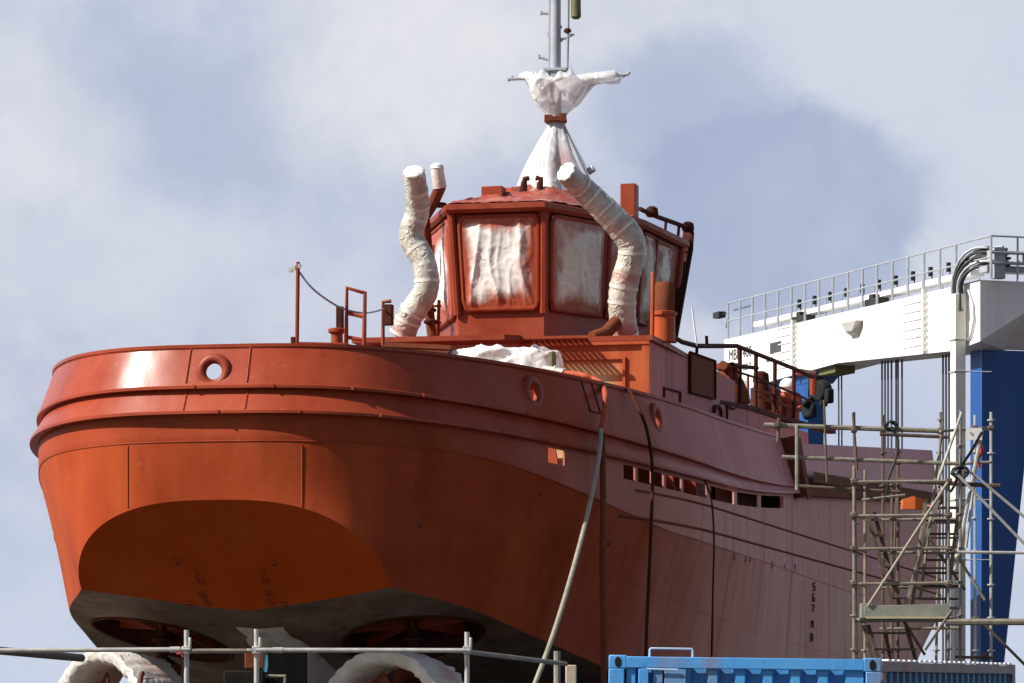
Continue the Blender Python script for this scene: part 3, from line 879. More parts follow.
# bolts studded below the rubbing strakes
# --- bulwark inside: deck, brackets
mb = MB(); DK = lambda s: h_f2(s) - .42
ids = [j for j in range(0, NH, 3)]
mb.grid([[V(*opt(-j, .26), DK(half[j][1])) for j in ids], [V(opt(-j, .26)[0] * .5, opt(j, .26)[1], DK(half[j][1]) + .06) for j in ids], [V(0, opt(j, .26)[1], DK(half[j][1]) + .1) for j in ids],
         [V(opt(j, .26)[0] * .5, opt(j, .26)[1], DK(half[j][1]) + .06) for j in ids], [V(*opt(j, .26), DK(half[j][1])) for j in ids]])
mb.build('main_deck', M['red'], tug)
for sg in (1, -1):
    for px in ([566, 681, 704] if sg > 0 else [668, 722]):
        i, _ = shell_at(px, 470, IN_F2); i *= sg
        sb = half[abs(i)][1]; a = V(*opt(i, .22), DK(sb) + .0); n = Vector((nrm[abs(i)][0] * sg, nrm[abs(i)][1], 0))
        b2 = a - n * .24; c = V(*opt(i, .5), h_top(sb) - .05); d = c - n * .12
        nm = M['orange']
        w = Vector((-n.y, n.x, 0)) * .015
        mb = MB(); mb.hexa([a - w, b2 - w, b2 + w, a + w, c - w, d - w, d + w, c + w]); mb.build('bulwark_bracket', M['red'], tug)

mb = MB(); mb.box(V(3.7, 12.6, DK(12) + .42), (2.5, .9, .84)); mb.build('port_view_block', M['dark'], tug, bevel=.03)  # added box, hides the lit bulkhead so the ports look shaded
for (sa, sb_) in ((6.6, 13.0), (15.4, 23)):
    I = [j for j in range(NH) if sa < half[j][1] < sb_]
    mb = MB(); rows = []
    for off, up in ((.60, 0), (.60, .62), (.68, .62), (.68, 0)): rows.append([V(*opt(j, off), DK(half[j][1]) + up) for j in I])
    mb.grid(rows); mb.build('port_shade_screen', M['dark'], tug)  # added dark screen that makes the freeing ports read as shade
# --- step frame and forward bulwark
ids = [i for i in IDX if 23.9 < half[abs(i)][1] < 54.9]
for sg in (1, -1):
    I = [i for i in ids if i * sg > 0]
    mb = MB()
    hfw = lambda s: 5.16 + .056 * (s - 24)
    hlo = lambda s: h_f2(s) + .05
    for d in (0, .1):
        mb.grid([[V(*opt(i, .16 + d), hlo(half[abs(i)][1])) for i in I], [V(*opt(i, .36 + d), hfw(half[abs(i)][1])) for i in I]])
    mb.grid([[V(*opt(i, .36), hfw(half[abs(i)][1])) for i in I], [V(*opt(i, .46), hfw(half[abs(i)][1])) for i in I]])
    mb.build('forward_bulwark', M['upper'], tug)
    mb = MB(); mb.grid([[V(*opt(i, .09), hlo(half[abs(i)][1]) + .32) for i in I], [V(*opt(i, .06), hlo(half[abs(i)][1]) + .28) for i in I], [V(*opt(i, .06), hlo(half[abs(i)][1]) + .10) for i in I], [V(*opt(i, .12), hlo(half[abs(i)][1]) + .05) for i in I]])
    mb.build('forward_belting', M['brown'], tug)
# heavy frame at the step, its shade put into the brown tone
a0, a1 = ht(787, 437, 5.25), ht(798, 498, 5.45)
mb = MB(); mb.bar(a0, a1, .36, .10, (0, 1, 0)); mb.bar(a0 + Vector((.19, .25, 0)), a1 + Vector((.19, .25, 0)), .03, .5, (0, 1, 0)); mb.build('step_frame', M['brown'], tug, bevel=.01)
mb = MB(); mb.bar(ht(802, 491, 5.5), ht(935, 499, 5.5), .12, .22); mb.build('step_rail', M['brown'], tug, bevel=.02)

# --- deckhouse, upper deck
zt = 6.62
mb = MB(); mb.prism([(-1.95, 16.0), (3.5, 16.0), (3.5, 25.5), (-3.4, 25.5), (-3.4, 21), (-1.95, 19.5)], ZC + 3.4, ZC + zt)
dk = mb.build('deckhouse', M['mauve'], tug)
# aft bulkhead plate of the deckhouse, orange with a pale patch
mb = MB(); rows = []; at = []
x0, x1, z0, z1 = 1.1, 3.44, 3.5, zt - .03
for j in range(30):
    r = []; a_ = []
    for i in range(30):
        t = x0 + (x1 - x0) * i / 29; h = z0 + (z1 - z0) * j / 29
        r.append(V(t, 15.985, h))
        e = min((3.0 - t) / .2, (t - 1.45) / .3, (6.25 - h) / .35, 1)
        nn = mnoise.noise(Vector((t * 1.3, h * .9, 2))) * .9 + mnoise.noise(Vector((t * 3, h * 2.2, 5))) * .45
        a_.append(max(0, min(1, e * (.85 + nn * 1.3))))
    rows.append(r); at.append(a_)
mb.grid(rows, None, at); mb.build('aft_bulkhead', M['orange'], tug)
mb = MB()
mb.bar(V(3.05, 15.96, 3.6), V(3.05, 15.96, 6.3), .05, .05); mb.bar(V(1.5, 15.96, 6.3), V(3.08, 15.96, 6.3), .04, .05)
mb.box(V(3.47, 16.0, 5.0), (.14, .14, 3.2)); mb.bar(V(1.0, 15.95, 6.58), V(3.54, 15.95, 6.58), .08, .06)
mb.build('bulkhead_frame', M['orange'], tug)
# upper deck slab with overhang
mb = MB(); mb.prism([(-2.1, 15.2), (.9, 15.2), (1.15, 15.45), (1.15, 15.98), (3.6, 15.95), (3.6, 17.5), (3.3, 25.6), (-3.5, 25.6), (-3.5, 20.8), (-2.3, 19.4)], ZC + zt + .004, ZC + zt + .10)
mb.build('upper_deck', M['red'], tug)
mb = MB()
for kx in range(11):
    mb.bar(V(1.2 + kx * .11, 15.5, zt + .05), V(1.2 + kx * .11, 15.97, zt + .05), .035, .06)
mb.bar(V(1.0, 15.52, zt + .055), V(2.5, 15.52, zt + .055), .05, .05); mb.build('deck_grating', M['red'], tug)
# panel (blanked window) on the starboard wall
def wall_quad(pts, t, off, thick=.03):
    q = [ht(x, y, t) for x, y in pts]
    return [p + Vector((off, 0, 0)) for p in q] , [p + Vector((off + thick, 0, 0)) for p in q]
mb = MB(); a_, b_ = wall_quad([(688, 392), (713, 399), (713, 361), (688, 352)], 3.5, .0); mb.hexa(a_ + b_); mb.build('window_cover', M['brown'], tug, bevel=.01)
mb = MB(); q = [p + Vector((.045, 0, 0)) for p in a_]; mb.tube(q + [q[0]], .03, 6); mb.build('cover_frame', M['dark'], tug)
mb = MB(); q = [ht(x, y, 3.52) for x, y in ((664, 404), (664, 388), (680, 392), (680, 410))]; mb.tube(q, .03, 6); mb.build('wall_rib', M['dark'], tug)
mb = MB(); q = [ht(x, y, 3.55) for x, y in ((714, 412), (715, 407), (719, 406), (721, 410), (721, 420))]; mb.tube(q, .04, 6); mb.build('pipe_hook', M['dark'], tug)
mb = MB(); q = [ht(x, y, 3.55) for x, y in ((727, 422), (727, 406), (734, 409))]; mb.tube(q, .03, 6); mb.build('wall_bracket', M['dark'], tug)
# lower deckhouse forward, behind the bulwark
mb = MB(); mb.prism([(-3.3, 25.51), (3.45, 25.51), (3.45, 36), (2.6, 39.5), (-2.6, 39.5), (-3.3, 36)], ZC + 3.5, ZC + 6.2); mb.build('forward_casing', M['mauve'], tug)

# --- wheelhouse
A_ = [(-.94, 18.4), (.94, 18.4), (2.21, 21.5), (2.40, 25.0), (-2.40, 25.0), (-2.21, 21.5)]
cx, cy = 0, 22.0
def scl(p, f): return (p[0] * f, cy + (p[1] - cy) * f)
HBOT, HTOP, HBASE = 7.46, 9.50, zt + .1
fb = .925; ft = 1.0
bot = [scl(p, fb) for p in A_]; top = [scl(p, ft) for p in A_]
mb = MB(); n = 6
vs = [V(*p, HBASE) for p in [scl(p, .93) for p in A_]] + [V(*p, HBOT) for p in [scl(p, .93) for p in A_]]
mb.add(vs, [(i, (i + 1) % n, n + (i + 1) % n, n + i) for i in range(n)] + [tuple(range(n, 2 * n))]); mb.build('wheelhouse_base', M['red'], tug)
mb = MB(); vs = [V(*p, HBOT) for p in bot] + [V(*p, HTOP) for p in top]
mb.add(vs, [(i, (i + 1) % n, n + (i + 1) % n, n + i) for i in range(n)] + [tuple(range(n))[::-1], tuple(range(n, 2 * n))])
wh = mb.build('wheelhouse', M['red'], tug)
# mullion posts
for i in range(n):
    mb = MB(); mb.tube([V(*scl(A_[i], fb + .01), HBOT), V(*scl(A_[i], ft + .01), HTOP)], .085, 8); mb.build('corner_post', M['red'], tug)
def facet(i, u, v, off=0.0):
    a = V(*bot[i], HBOT); b2 = V(*bot[(i + 1) % n], HBOT); c = V(*top[(i + 1) % n], HTOP); d = V(*top[i], HTOP)
    nn = (b2 - a).cross(d - a).normalized()
    return (a.lerp(b2, u)).lerp(d.lerp(c, u), v) + nn * off
def window(i, u0, u1, v0, v1, mat, seed, lit=1.0, red=.35):
    fr = MB(); q = [facet(i, u, v, .04) for u, v in ((u0, v0), (u1, v0), (u1, v1), (u0, v1))]
    # rounded rim
    rim = []
    c_ = .10
    for (u, v), (du, dv) in (((u0, v0), (1, 1)), ((u1, v0), (-1, 1)), ((u1, v1), (-1, -1)), ((u0, v1), (1, -1))):
        first = (u + du * c_ * .6 * (u1 - u0), v); second = (u, v + dv * c_ * (v1 - v0))
        seq = [second, (u + du * .02, v + dv * .03), first] if (du, dv) in ((1, 1), (-1, -1)) else [first, (u + du * .02, v + dv * .03), second]
        rim += [facet(i, uu, vv, .05) for uu, vv in seq]
    fr.tube(rim + [rim[0]], .055, 8, False)
    wo = fr.build('window', M['red'], tug)
    G = 64; rows = []; at = []
    for j in range(G + 1):
        r = []; a_ = []
        for k in range(G + 1):
            x = k / G; y = j / G
            def rg(u): return (1 - min(1, abs(mnoise.noise(u)) * 2.2)) ** 2
            wx = x + .12 * mnoise.noise(Vector((x * 2, y * 2, seed + 2)))
            fold = .045 * rg(Vector((wx * 3.2 + y * 1.3 * (wx - .3), y * .7, seed))) + .02 * rg(Vector((wx * 6.5 - (1 - y) * 1.5 * (wx - .6), y * 1.2, seed + 4))) + .010 * rg(Vector((wx * 11 + y * 4, y * 8, seed + 9))) - .03
            edge = min(x, 1 - x, y, 1 - y)
            bulge = .02 + .06 * min(1, edge * 6) + fold * min(1, edge * 9)
            r.append(facet(i, u0 + (u1 - u0) * x, v0 + (v1 - v0) * y, .02 + max(0, bulge + .03)))
            nn = mnoise.noise(Vector((x * 3.2, y * 3.2, seed + 7))) + .5 * mnoise.noise(Vector((x * 9, y * 7, seed)))
            s_ = 1.45 - edge / (.085 + .15 * max(0, nn + .4))
            s_ = max(0, min(1, s_ * 1.0 + .1))
            if y > .86: s_ = max(s_, min(1, (y - .86) * 6))
            s_ = max(s_, max(0, nn - (1.05 - red)) * 1.5)
            if 1 - x < .12 and nn > -.1: s_ = max(s_, .5)
            a_.append(max(0, min(1, s_)))
        rows.append(r); at.append(a_)
    sh = MB(); sh.grid(rows, None, at); sh.build('masking_sheet', mat, wo, smooth=70)
window(0, .08, .94, .05, .94, M['film'], 1.3)
window(5, .02, .93, .0, .93, M['film'], 4.4)
window(1, .05, .62, .05, .94, M['filmshade'], 8.2, red=.55)
window(1, .67, .97, .05, .94, M['filmshade'], 12.2, red=.4)
window(2, .06, .32, .05, .94, M['filmshade'], 15.1, red=.45)
window(2, .38, .72, .45, .92, M['filmshade'], 17.1, red=.7)
# eave and roof
mb = MB()
e0 = [scl(p, 1.07) for p in A_]; e1 = [scl(p, 1.05) for p in A_]; r1 = [scl((p[0], p[1]), .48) for p in A_]
r1 = [(p[0], p[1] + .8) for p in r1]
vs = [V(*p, HTOP - .06) for p in e1] + [V(*p, HTOP + .0) for p in e0] + [V(*p, HTOP + .10) for p in e0] + [V(*p, 10.12) for p in r1]
fs = [tuple(range(n))[::-1], tuple(range(18, 24))]
for L in range(3): fs += [(L * n + i, L * n + (i + 1) % n, (L + 1) * n + (i + 1) % n, (L + 1) * n + i) for i in range(n)]
mb.add(vs, fs); rf = mb.build('roof', M['red'], tug)
# roof-top boxes, hooks, rails
for (pa, pb, pt, pbm, s) in ((481, 502, 185.5, 203, 19.6), (620, 635, 183, 216, 21.2)):
    a = hs(pa, pbm, s); b2 = hs(pb, pt, s)
    mb = MB(); mb.box(((a.x + b2.x) / 2, s + .2, (a.z + b2.z) / 2 - .1), (b2.x - a.x, .38, b2.z - a.z + .2)); mb.build('roof_box', M['red'], tug, bevel=.015)
for px in (525, 541):
    q = [hs(px - 2, 193, 20.6), hs(px - 1, 184, 20.6), hs(px, 179, 20.6), hs(px + (4 if px < 530 else -5), 178, 20.6)]
    mb = MB(); mb.tube(q, [.09, .07, .06, .05], 8); mb.build('roof_hook', M['dark'], tug)
q = [hs(640, 209, 22.0), hs(655, 216, 23), hs(672, 222, 24.2), hs(688, 228, 25.6), hs(692, 232, 26), hs(691, 250, 26), hs(684, 290, 25), hs(676, 336, 23.8)]
mb = MB(); mb.tube(q, .05, 8); mb.build('roof_rail', M['dark'], tug)
mb = MB(); mb.bar(hs(688, 234, 26.3), hs(672, 338, 24), .16, .3); mb.build('rear_stay', M['dark'], tug)
for (px, py, s) in ((652, 214, 22.8), (688, 229, 25.6)):
    mb = MB(); mb.lathe(hs(px, py + 3, s), [(.1, 0), (.14, .06), (.12, .18), (.06, .22)], 12); mb.build('roof_light', M['dark'], tug)
for (px, sx) in ((666, 24.3), (679, 25.2)):
    mb = MB(); mb.tube([hs(px, 219 + (px - 666) * .45, sx), hs(px - 1, 234 + (px - 666) * .3, sx)], .035, 6); mb.build('rail_stanchion', M['dark'], tug)

# --- mast
MS = 23.5
mb = MB(); mb.tube([hs(555.5, 200, MS), hs(555.5, 60, MS), hs(556, -110, MS)], [.13, .115, .10], 16)
mast = mb.build('mast', M['greymetal'], tug)
mb = MB(); mb.tube([hs(549.5, 84, MS), hs(550, -110, MS)], .035, 8); mb.tube([hs(567, 74, MS), hs(568, 30, MS), hs(568.5, -60, MS)], .03, 8); mb.build('side_pole', M['greymetal'], mast)
mb = MB(); mb.tube([hs(508, 79, MS), hs(535, 78, MS), hs(556, 80, MS), hs(600, 77, MS), hs(629, 74, MS)], .04, 8)
mb.tube([hs(508, 81, MS), hs(513, 76, MS)], .03, 6); mb.tube([hs(622, 77, MS), hs(630, 72, MS)], .03, 6); mb.build('yardarm', M['greymetal'], mast)
mb = MB(); mb.box(hs(556.5, 70, MS), (.48, .34, .05)); mb.box(hs(556.5, 75, MS), (.2, .25, .2)); mb.build('mast_bracket', M['greymetal'], mast)
for (xa, ya, xb, yb) in ((541, 13, 552, 14), (539, 57, 552, 61), (548, 34, 556, 34), (561, 40, 574, 34), (549, 27, 562, 27)):
    mb = MB(); mb.tube([hs(xa, ya, MS), hs(xb, yb, MS)], .03, 6); mb.tube([hs(xa, ya - 2, MS), hs(xa, ya + 2, MS)], .03, 6); mb.build('mast_step', M['greymetal'], mast)
mb = MB(); mb.lathe(hs(567.5, 33, MS), [(.04, 0), (.08, .02), (.08, .07), (.04, .1)], 12); mb.build('insulator', M['dark'], mast)
mb = MB(); mb.tube([hs(576, 17, MS), hs(575.5, -12, MS)], .11, 12); mb.lathe(hs(576, 17, MS) - Vector((0, 0, .04)), [(.07, 0), (.1, .04)], 12); mb.build('hoisting_block', M['olive'], mast)
mb = MB()
mb.tube([hs(534, 190, MS - .4), hs(551, 125, MS)], .05, 8); mb.tube([hs(592, 190, MS - .4), hs(562, 125, MS)], .05, 8); mb.tube([hs(588, 172, MS), hs(594, 168, MS)], .08, 8); mb.build('mast_leg', M['greymetal'], mast)

# --- exhaust pipes in film
def wrapped(name, pts, rads, s_list, seed, spray_base):
    P_ = [hs(px, py, s) for (px, py), s in zip(pts, s_list)]
    # densify
    Q = []; RR = []; AT = []
    n_ = len(P_); seg = 16
    for i in range(n_ - 1):
        p0 = P_[max(0, i - 1)]; p1 = P_[i]; p2 = P_[i + 1]; p3 = P_[min(n_ - 1, i + 2)]
        for k in range(seg):
            t = k / seg
            c = .5 * ((2 * p1) + (p2 - p0) * t + (2 * p0 - 5 * p1 + 4 * p2 - p3) * t * t + (3 * p1 - p0 - 3 * p2 + p3) * t ** 3)
            Q.append(c); RR.append(rads[i] + (rads[i + 1] - rads[i]) * t)
    Q.append(P_[-1]); RR.append(rads[-1])
    inner = MB(); inner.tube(Q[::6] + [Q[-1]], [r * .8 for r in RR[::6]] + [RR[-1] * .8], 14)
    ex = inner.build(name, M['red'], tug)
    for k in range(len(Q)):
        f_ = k / len(Q); nn = mnoise.noise(Vector((k * .12, seed, 0)))
        AT.append(max(0, min(1, spray_base * max(0, 1 - f_ * 7) + max(0, nn - .25) * 1.1)))
    def rf(i, a, p):
        ph = (i * .21 + a / (2 * math.pi)) % 1
        band = .035 * ph
        return 1 + band + .035 * mnoise.noise(Vector((math.cos(a) * 1.3 + i * .05, math.sin(a) * 1.3, i * .12 + seed))) + .03 * mnoise.noise(Vector((math.cos(a) * 3, math.sin(a) * 3, i * .35 + seed)))
    wmb = MB(); wmb.tube(Q, RR, 26, True, AT, rf); 
    # gathered end
    e = Q[-1]; d = (Q[-1] - Q[-3]).normalized()
    tb = MB(); k = 3
    while k < len(Q) - 4:
        a0_ = k; tl = rnd.uniform(-.25, .25)
        dd = (Q[k + 2] - Q[k]).normalized()
        tb.tube([Q[k] - dd * .03, Q[k] + dd * .035], RR[k] * 1.06, 24, False, None, lambda i, a, p: 1 + .03 * mnoise.noise(Vector((math.cos(a) * 2, math.sin(a) * 2, k * 1.0))))
        k += rnd.choice((6, 9, 12, 15, 19))
    tb.build('tape_wrap', M['tapewhite'], ex, smooth=60)['kind'] = 'stuff'
    s_ = d.cross(Vector((0, 0, 1))).normalized(); u_ = d.cross(s_)
    rws = []
    for j in range(9):
        rr = j / 8; rw = []
        for k in range(33):
            a = 2 * math.pi * k / 32; fold = .05 * mnoise.noise(Vector((math.cos(a) * 4, math.sin(a) * 4, seed))) + .03 * math.sin(a * 9 + seed) * rr
            rw.append(e + (s_ * math.cos(a) + u_ * math.sin(a)) * RR[-1] * 1.06 * math.sin(rr * math.pi / 2) + d * (.07 * math.cos(rr * math.pi / 2) + fold * rr * .8))
        rws.append(rw)
    cp = MB(); cp.grid(rws)
    cp.build('end_cover', M['film'], ex, smooth=60)
    wmb.build('film_wrap', M['pipefilm'], ex, smooth=60)
    return ex
wrapped('exhaust_pipe', [(402, 336), (411, 314), (426, 290), (424, 262), (411, 236), (418, 208), (414, 172)], [.25, .25, .24, .23, .235, .22, .2], [16.7, 16.6, 16.5, 16.5, 16.5, 16.4, 15.9], 2.0, .9)
wrapped('exhaust_pipe', [(626, 338), (622, 312), (624, 285), (632, 255), (628, 236), (606, 211), (584, 190), (566, 172)], [.25, .26, .27, .26, .28, .26, .24, .2], [18.6, 18.4, 18.3, 18.2, 18.1, 17.9, 17.7, 17.25], 7.7, .8)
# small pipe beside each
Q = [hs(x, y, s) for x, y, s in ((432, 336, 19.2), (428, 300, 19.2), (429, 270, 19.1), (427, 240, 19), (424, 218, 18.9), (433, 203, 18.8), (440, 188, 18.7), (437, 168, 18.6))]
mb = MB(); mb.tube(Q, [.10, .1, .1, .1, .12, .12, .12, .11], 10); ex = mb.build('vent_pipe', M['brown'], tug)
mb = MB(); mb.tube([q + Vector((0, -.01, 0)) for q in Q[6:]], [.14, .13], 12, True, [.5, .1]); mb.lathe(Q[-1], [(.15, -.02), (.13, .05), (.05, .1)], 12); mb.build('film_wrap', M['film'], ex)
for (px, py) in ((424, 216), (440, 205), (428, 310), (430, 322)):
    mb = MB(); mb.ring(hs(px + (1 if py > 300 else 0), py, 19.0), (0, .1, 1), .12, .035, 16, 6); mb.build('pipe_clamp', M['dark'], tug)
mb = MB(); mb.tube([hs(433, 245, 19.5), hs(430, 336, 19.4)], .04, 8); mb.tube([hs(438, 336, 19.4), hs(439, 300, 19.4)], .035, 8); mb.tube([hs(430, 306, 19.4), hs(441, 306, 19.4)], .03, 8); mb.tube([hs(430, 322, 19.4), hs(441, 323, 19.4)], .03, 8); mb.build('ladder', M['red'], tug)
# monitor column starboard
c = hs(664, 342, 17.2)
mb = MB(); mb.lathe(c, [(.22, 0), (.22, .50), (.26, .51), (.26, .57), (.2, .59)], 20); vp = mb.build('vent_post', M['orange'], tug)
mb = MB(); mb.lathe(c + Vector((0, .02, .59)), [(.2, 0), (.21, .46), (.16, .56)], 20); mb.build('vent_head', M['brown'], vp)
mb = MB(); mb.tube([hs(652, 344, 16.8), hs(653, 272, 16.8)], .04, 8); mb.build('sounding_pole', M['orange'], tug)
mb = MB(); mb.tube([hs(592, 338, 17.6), hs(606, 333, 17.9), hs(616, 322, 18.2)], .13, 12); mb.build('pipe_elbow', M['brown'], tug)

# --- aft deck fittings, port
mb = MB(); mb.tube([hs(297, 346, 6), hs(298, 262, 6)], .033, 8); mb.build('light_pole', M['red'], tug)
mb = MB(); 
for (px, py) in ((291, 270), (294, 268), (299, 266)): mb.box(hs(px, py, 6), (.06, .06, .07))
mb.build('deck_lamp', M['galv'], tug)
mb = MB(); mb.tube([hs(346, 347, 6.5), hs(347, 288, 6.5), hs(365, 293, 6.5), hs(364, 347, 6.5)], .04, 8)
mb.tube([hs(346.5, 313, 6.5), hs(364.5, 317, 6.5)], .033, 8); mb.tube([hs(346, 337, 6.5), hs(364, 340, 6.5)], .033, 8); mb.build('boarding_frame', M['red'], tug)
c = hs(337, 349, 6.6); mb = MB(); mb.lathe(c, [(.12, 0), (.1, .02), (.1, .25), (.15, .28), (.15, .33), (.09, .35)], 16); mb.build('bollard', M['red'], tug)
a = hs(340, 325, 6.8); mb = MB(); mb.box(a + Vector((0, 0, .1)), (.11, .12, .42)); mb.build('junction_box', M['dark'], tug, bevel=.01)
a = hs(388, 315, 9); mb = MB(); mb.box(a, (.17, .16, .36)); mb.build('junction_box', M['dark'], tug, bevel=.01)
mb = MB(); mb.tube([hs(383, 345, 9), hs(383, 302, 9), hs(391, 301, 9)], .035, 8); mb.build('rail_stanchion', M['red'], tug)
mb = MB(); mb.bar(hs(303, 345, 6), hs(350, 346, 6), .5, .06); mb.build('deck_plinth', M['red'], tug)
mb = MB(); mb.box(hs(293, 343, 6), (.06, .06, .2)); mb.build('cleat', M['dark'], tug)
mb = MB(); mb.bar(hs(384, 345, 12), hs(452, 348, 12), .3, .08); mb.build('deck_plinth', M['brown'], tug)
mb = MB(); mb.bar(hs(384, 350, 12), hs(450, 353, 12), .3, .04); mb.build('deck_plinth', M['brown'], tug)

# --- starboard rail and gear, the deck's shade put into the brown and dark tones
def sp(px, py, t=3.35): return ht(px, py, t)
mb = MB(); mb.tube([sp(672, 336), sp(682, 342), sp(697, 346), sp(737, 346), sp(752, 352), sp(795, 369), sp(812, 377)], .05, 8)
mb.tube([sp(738, 372), sp(760, 379), sp(800, 396), sp(812, 402)], .028, 6); mb.tube([sp(732, 364), sp(737, 366), sp(757, 368)], .05, 6)
mb.build('hand_rail', M['dark'], tug)
for (px, ya, yb) in ((697, 346, 358), (740, 348, 404), (756, 353, 408), (775, 361, 412), (794, 369, 420), (707, 346, 336)):
    mb = MB(); mb.tube([sp(px, ya), sp(px - .5, yb)], .048 if px > 730 else .035, 8); mb.build('rail_stanchion', M['dark'], tug)
mb = MB(); mb.tube([sp(730, 368, 3.0), sp(730, 398, 3.0)], .04, 8); mb.tube([sp(748, 374, 3.0), sp(748, 404, 3.0)], .03, 8); mb.build('rail_stanchion', M['red'], tug)
# deck edge under the rail
mb = MB(); q = [ht(x, y, 3.4) for x, y in ((715, 402), (745, 407), (772, 416), (832, 432))]
for a, b2 in zip(q, q[1:]): mb.bar(a, b2, .2, .1)
mb.build('deck_edge', M['dark'], tug)
for (dy_, mt) in ((-6, 'brown'), (-12, 'brown')):
    mb = MB(); mb.tube([ht(757, 400 + dy_ + 2, 3.3), ht(800, 416 + dy_, 3.3)], .045, 6); mb.build('toe_rail', M['brown'], tug)
# winch / capstan
c = ht(728, 399, 2.9); mb = MB(); mb.lathe(c, [(.5, -.1), (.48, .1), (.34, .42), (.2, .6), (.26, .66), (.26, .78), (.1, .8)], 20); mb.tube([c + Vector((0, -.6, .7)), c + Vector((0, 0, .62))], .1, 10); mb.build('capstan', M['brown'], tug)
c = ht(761, 402, 2.8); mb = MB(); mb.lathe(c, [(.26, -.2), (.22, .1), (.17, .45), (.2, .47), (.18, .66), (.08, .72)], 16); mb.box(c + Vector((0, .9, .15)), (.4, .8, .5)); mb.build('vent_head', M['dark'], tug)
c = ht(775, 412, 2.4); mb = MB(); mb.box(c, (.8, 2.6, .5)); mb.tube([c + Vector((.1, -1, .3)), c + Vector((.1, .8, .45))], .18, 12); mb.build('winch', M['dark'], tug, bevel=.03)
mb = MB(); mb.tube([ht(799, 372, 2.2), ht(813, 373, 2.2), ht(813, 395, 2.2)], .09, 8); mb.build('davit', M['red'], tug)
mb = MB(); mb.tube([ht(735, 346, 3.35), ht(734, 318, 3.35)], .01, 5); 
mb = MB(); mb.tube([hs(697, 346, 20), hs(692, 308, 20)], .018, 5); mb.build('whip_antenna', M['whitesign'], tug)
# pipe fitting on the bulwark for the hose
mb = MB(); mb.tube([hs(545, 369, 9.0), hs(565, 373, 8.6)], .07, 10); mb.ring(hs(556, 371, 8.8), (1, 0, 0), .075, .03, 14, 6); mb.build('hose_coupling', M['galv'], tug)
mb = MB(); mb.tube([hs(553, 368, 9.2), hs(552, 352, 9.2)], .06, 8); mb.build('standpipe', M['olive'], tug)
# little bracket plate on the bulwark
mb = MB(); i, h = shell_at(585, 398, .3); p = bul(i, .35, -.012); q = bul(i + 3, .35, -.012); p2 = bul(i, .95, -.012); q2 = bul(i + 3, .95, -.012)
mb.tube([p2, p, q, q2], .011, 6); mb.build('ladder_hook', M['dark'], tug)

# world point of a tug-local point
MT = Matrix.Translation((X0, Y0, 0)) @ Matrix.Rotation(-TH, 4, 'Z')
def W(p): return MT @ Vector(p)

# ================================================================== sheets and hoses lying on the tug
# film round the mast
c0 = W(hs(556, 190, MS)); lv = []
def mastw(px, py): return W(hs(px, py, MS))
mb = MB(); rows = []; at = []
prof = [(194, 43, 36), (180, 36, 30), (160, 27, 23), (140, 17, 14), (126, 9.5, 8.5), (121, 8, 8), (114, 10, 11), (104, 20, 24), (92, 25, 31), (82, 28, 37), (76, 24, 30)]
ppm = F / (W(hs(556, 100, MS)).y)
for j in range(45):
    f_ = j / 44 * (len(prof) - 1); a = int(min(len(prof) - 2, f_)); k = f_ - a
    py = prof[a][0] + (prof[a + 1][0] - prof[a][0]) * k; rl = prof[a][1] + (prof[a + 1][1] - prof[a][1]) * k; rr = prof[a][2] + (prof[a + 1][2] - prof[a][2]) * k
    cc = mastw(557, py); r = []; aa = []
    for i in range(73):
        th_ = 2 * math.pi * i / 72; ct, st = math.cos(th_), math.sin(th_)
        rad = (rr if ct > 0 else rl) / ppm
        q = mnoise.noise(Vector((ct * 2.2, st * 2.2, j * .05))) * .22 + mnoise.noise(Vector((ct * 6, st * 6, j * .08 + 4))) * .12
        rad_y = (rr + rl) / 2 / ppm * .8
        zz = (mnoise.noise(Vector((ct * 3, st * 3, 9))) * .25 if j > 36 else 0) * (j - 36) / 8
        r.append(cc + Vector((ct * rad * (1 + q), st * rad_y * (1 + q), zz)))
        aa.append(max(0, min(.8, (mnoise.noise(Vector((ct * 1.5, st * 1.5, j * .12 + 2))) - .05) * 1.2)) * (1 if 6 < j < 26 else .3))
    rows.append(r); at.append(aa)
mb.grid(rows, None, at)
# the two wings of film drawn out along the yardarm
for pl, wd in (([(545, 92), (533, 80), (526, 76), (520, 77)], [.3, .16, .1, .05]), ([(566, 96), (580, 84), (590, 79), (603, 78), (614, 78), (620, 81)], [.3, .2, .12, .12, .15, .06])):
    Q = [mastw(*p) for p in pl]
    mb.tube(Q, wd, 14, True, None, lambda i, a, p: 1 + .5 * mnoise.noise(Vector((math.cos(a) * 2, math.sin(a) * 2, i * .9))))
o = mb.build('mast_film', M['clear'], None, smooth=60)
tag(o, 'clear plastic film tied round the mast foot, flaring along the yardarm', 'plastic film')
mb = MB()
mb.ring(mastw(556, 121), (0, .1, 1), 8.5 / ppm, .06, 24, 8, .9); mb.box(mastw(548, 120) - Vector((0, .2, 0)), (.16, .1, .16)); mb.box(mastw(563, 119) - Vector((0, .2, 0)), (.14, .1, .18)); mb.box(mastw(555, 120) - Vector((0, .22, 0)), (.25, .06, .1))
tag(mb.build('binding_strap', M['brown'], None, bevel=.01), 'brown strap binding the clear film at its waist on the mast', 'strap')
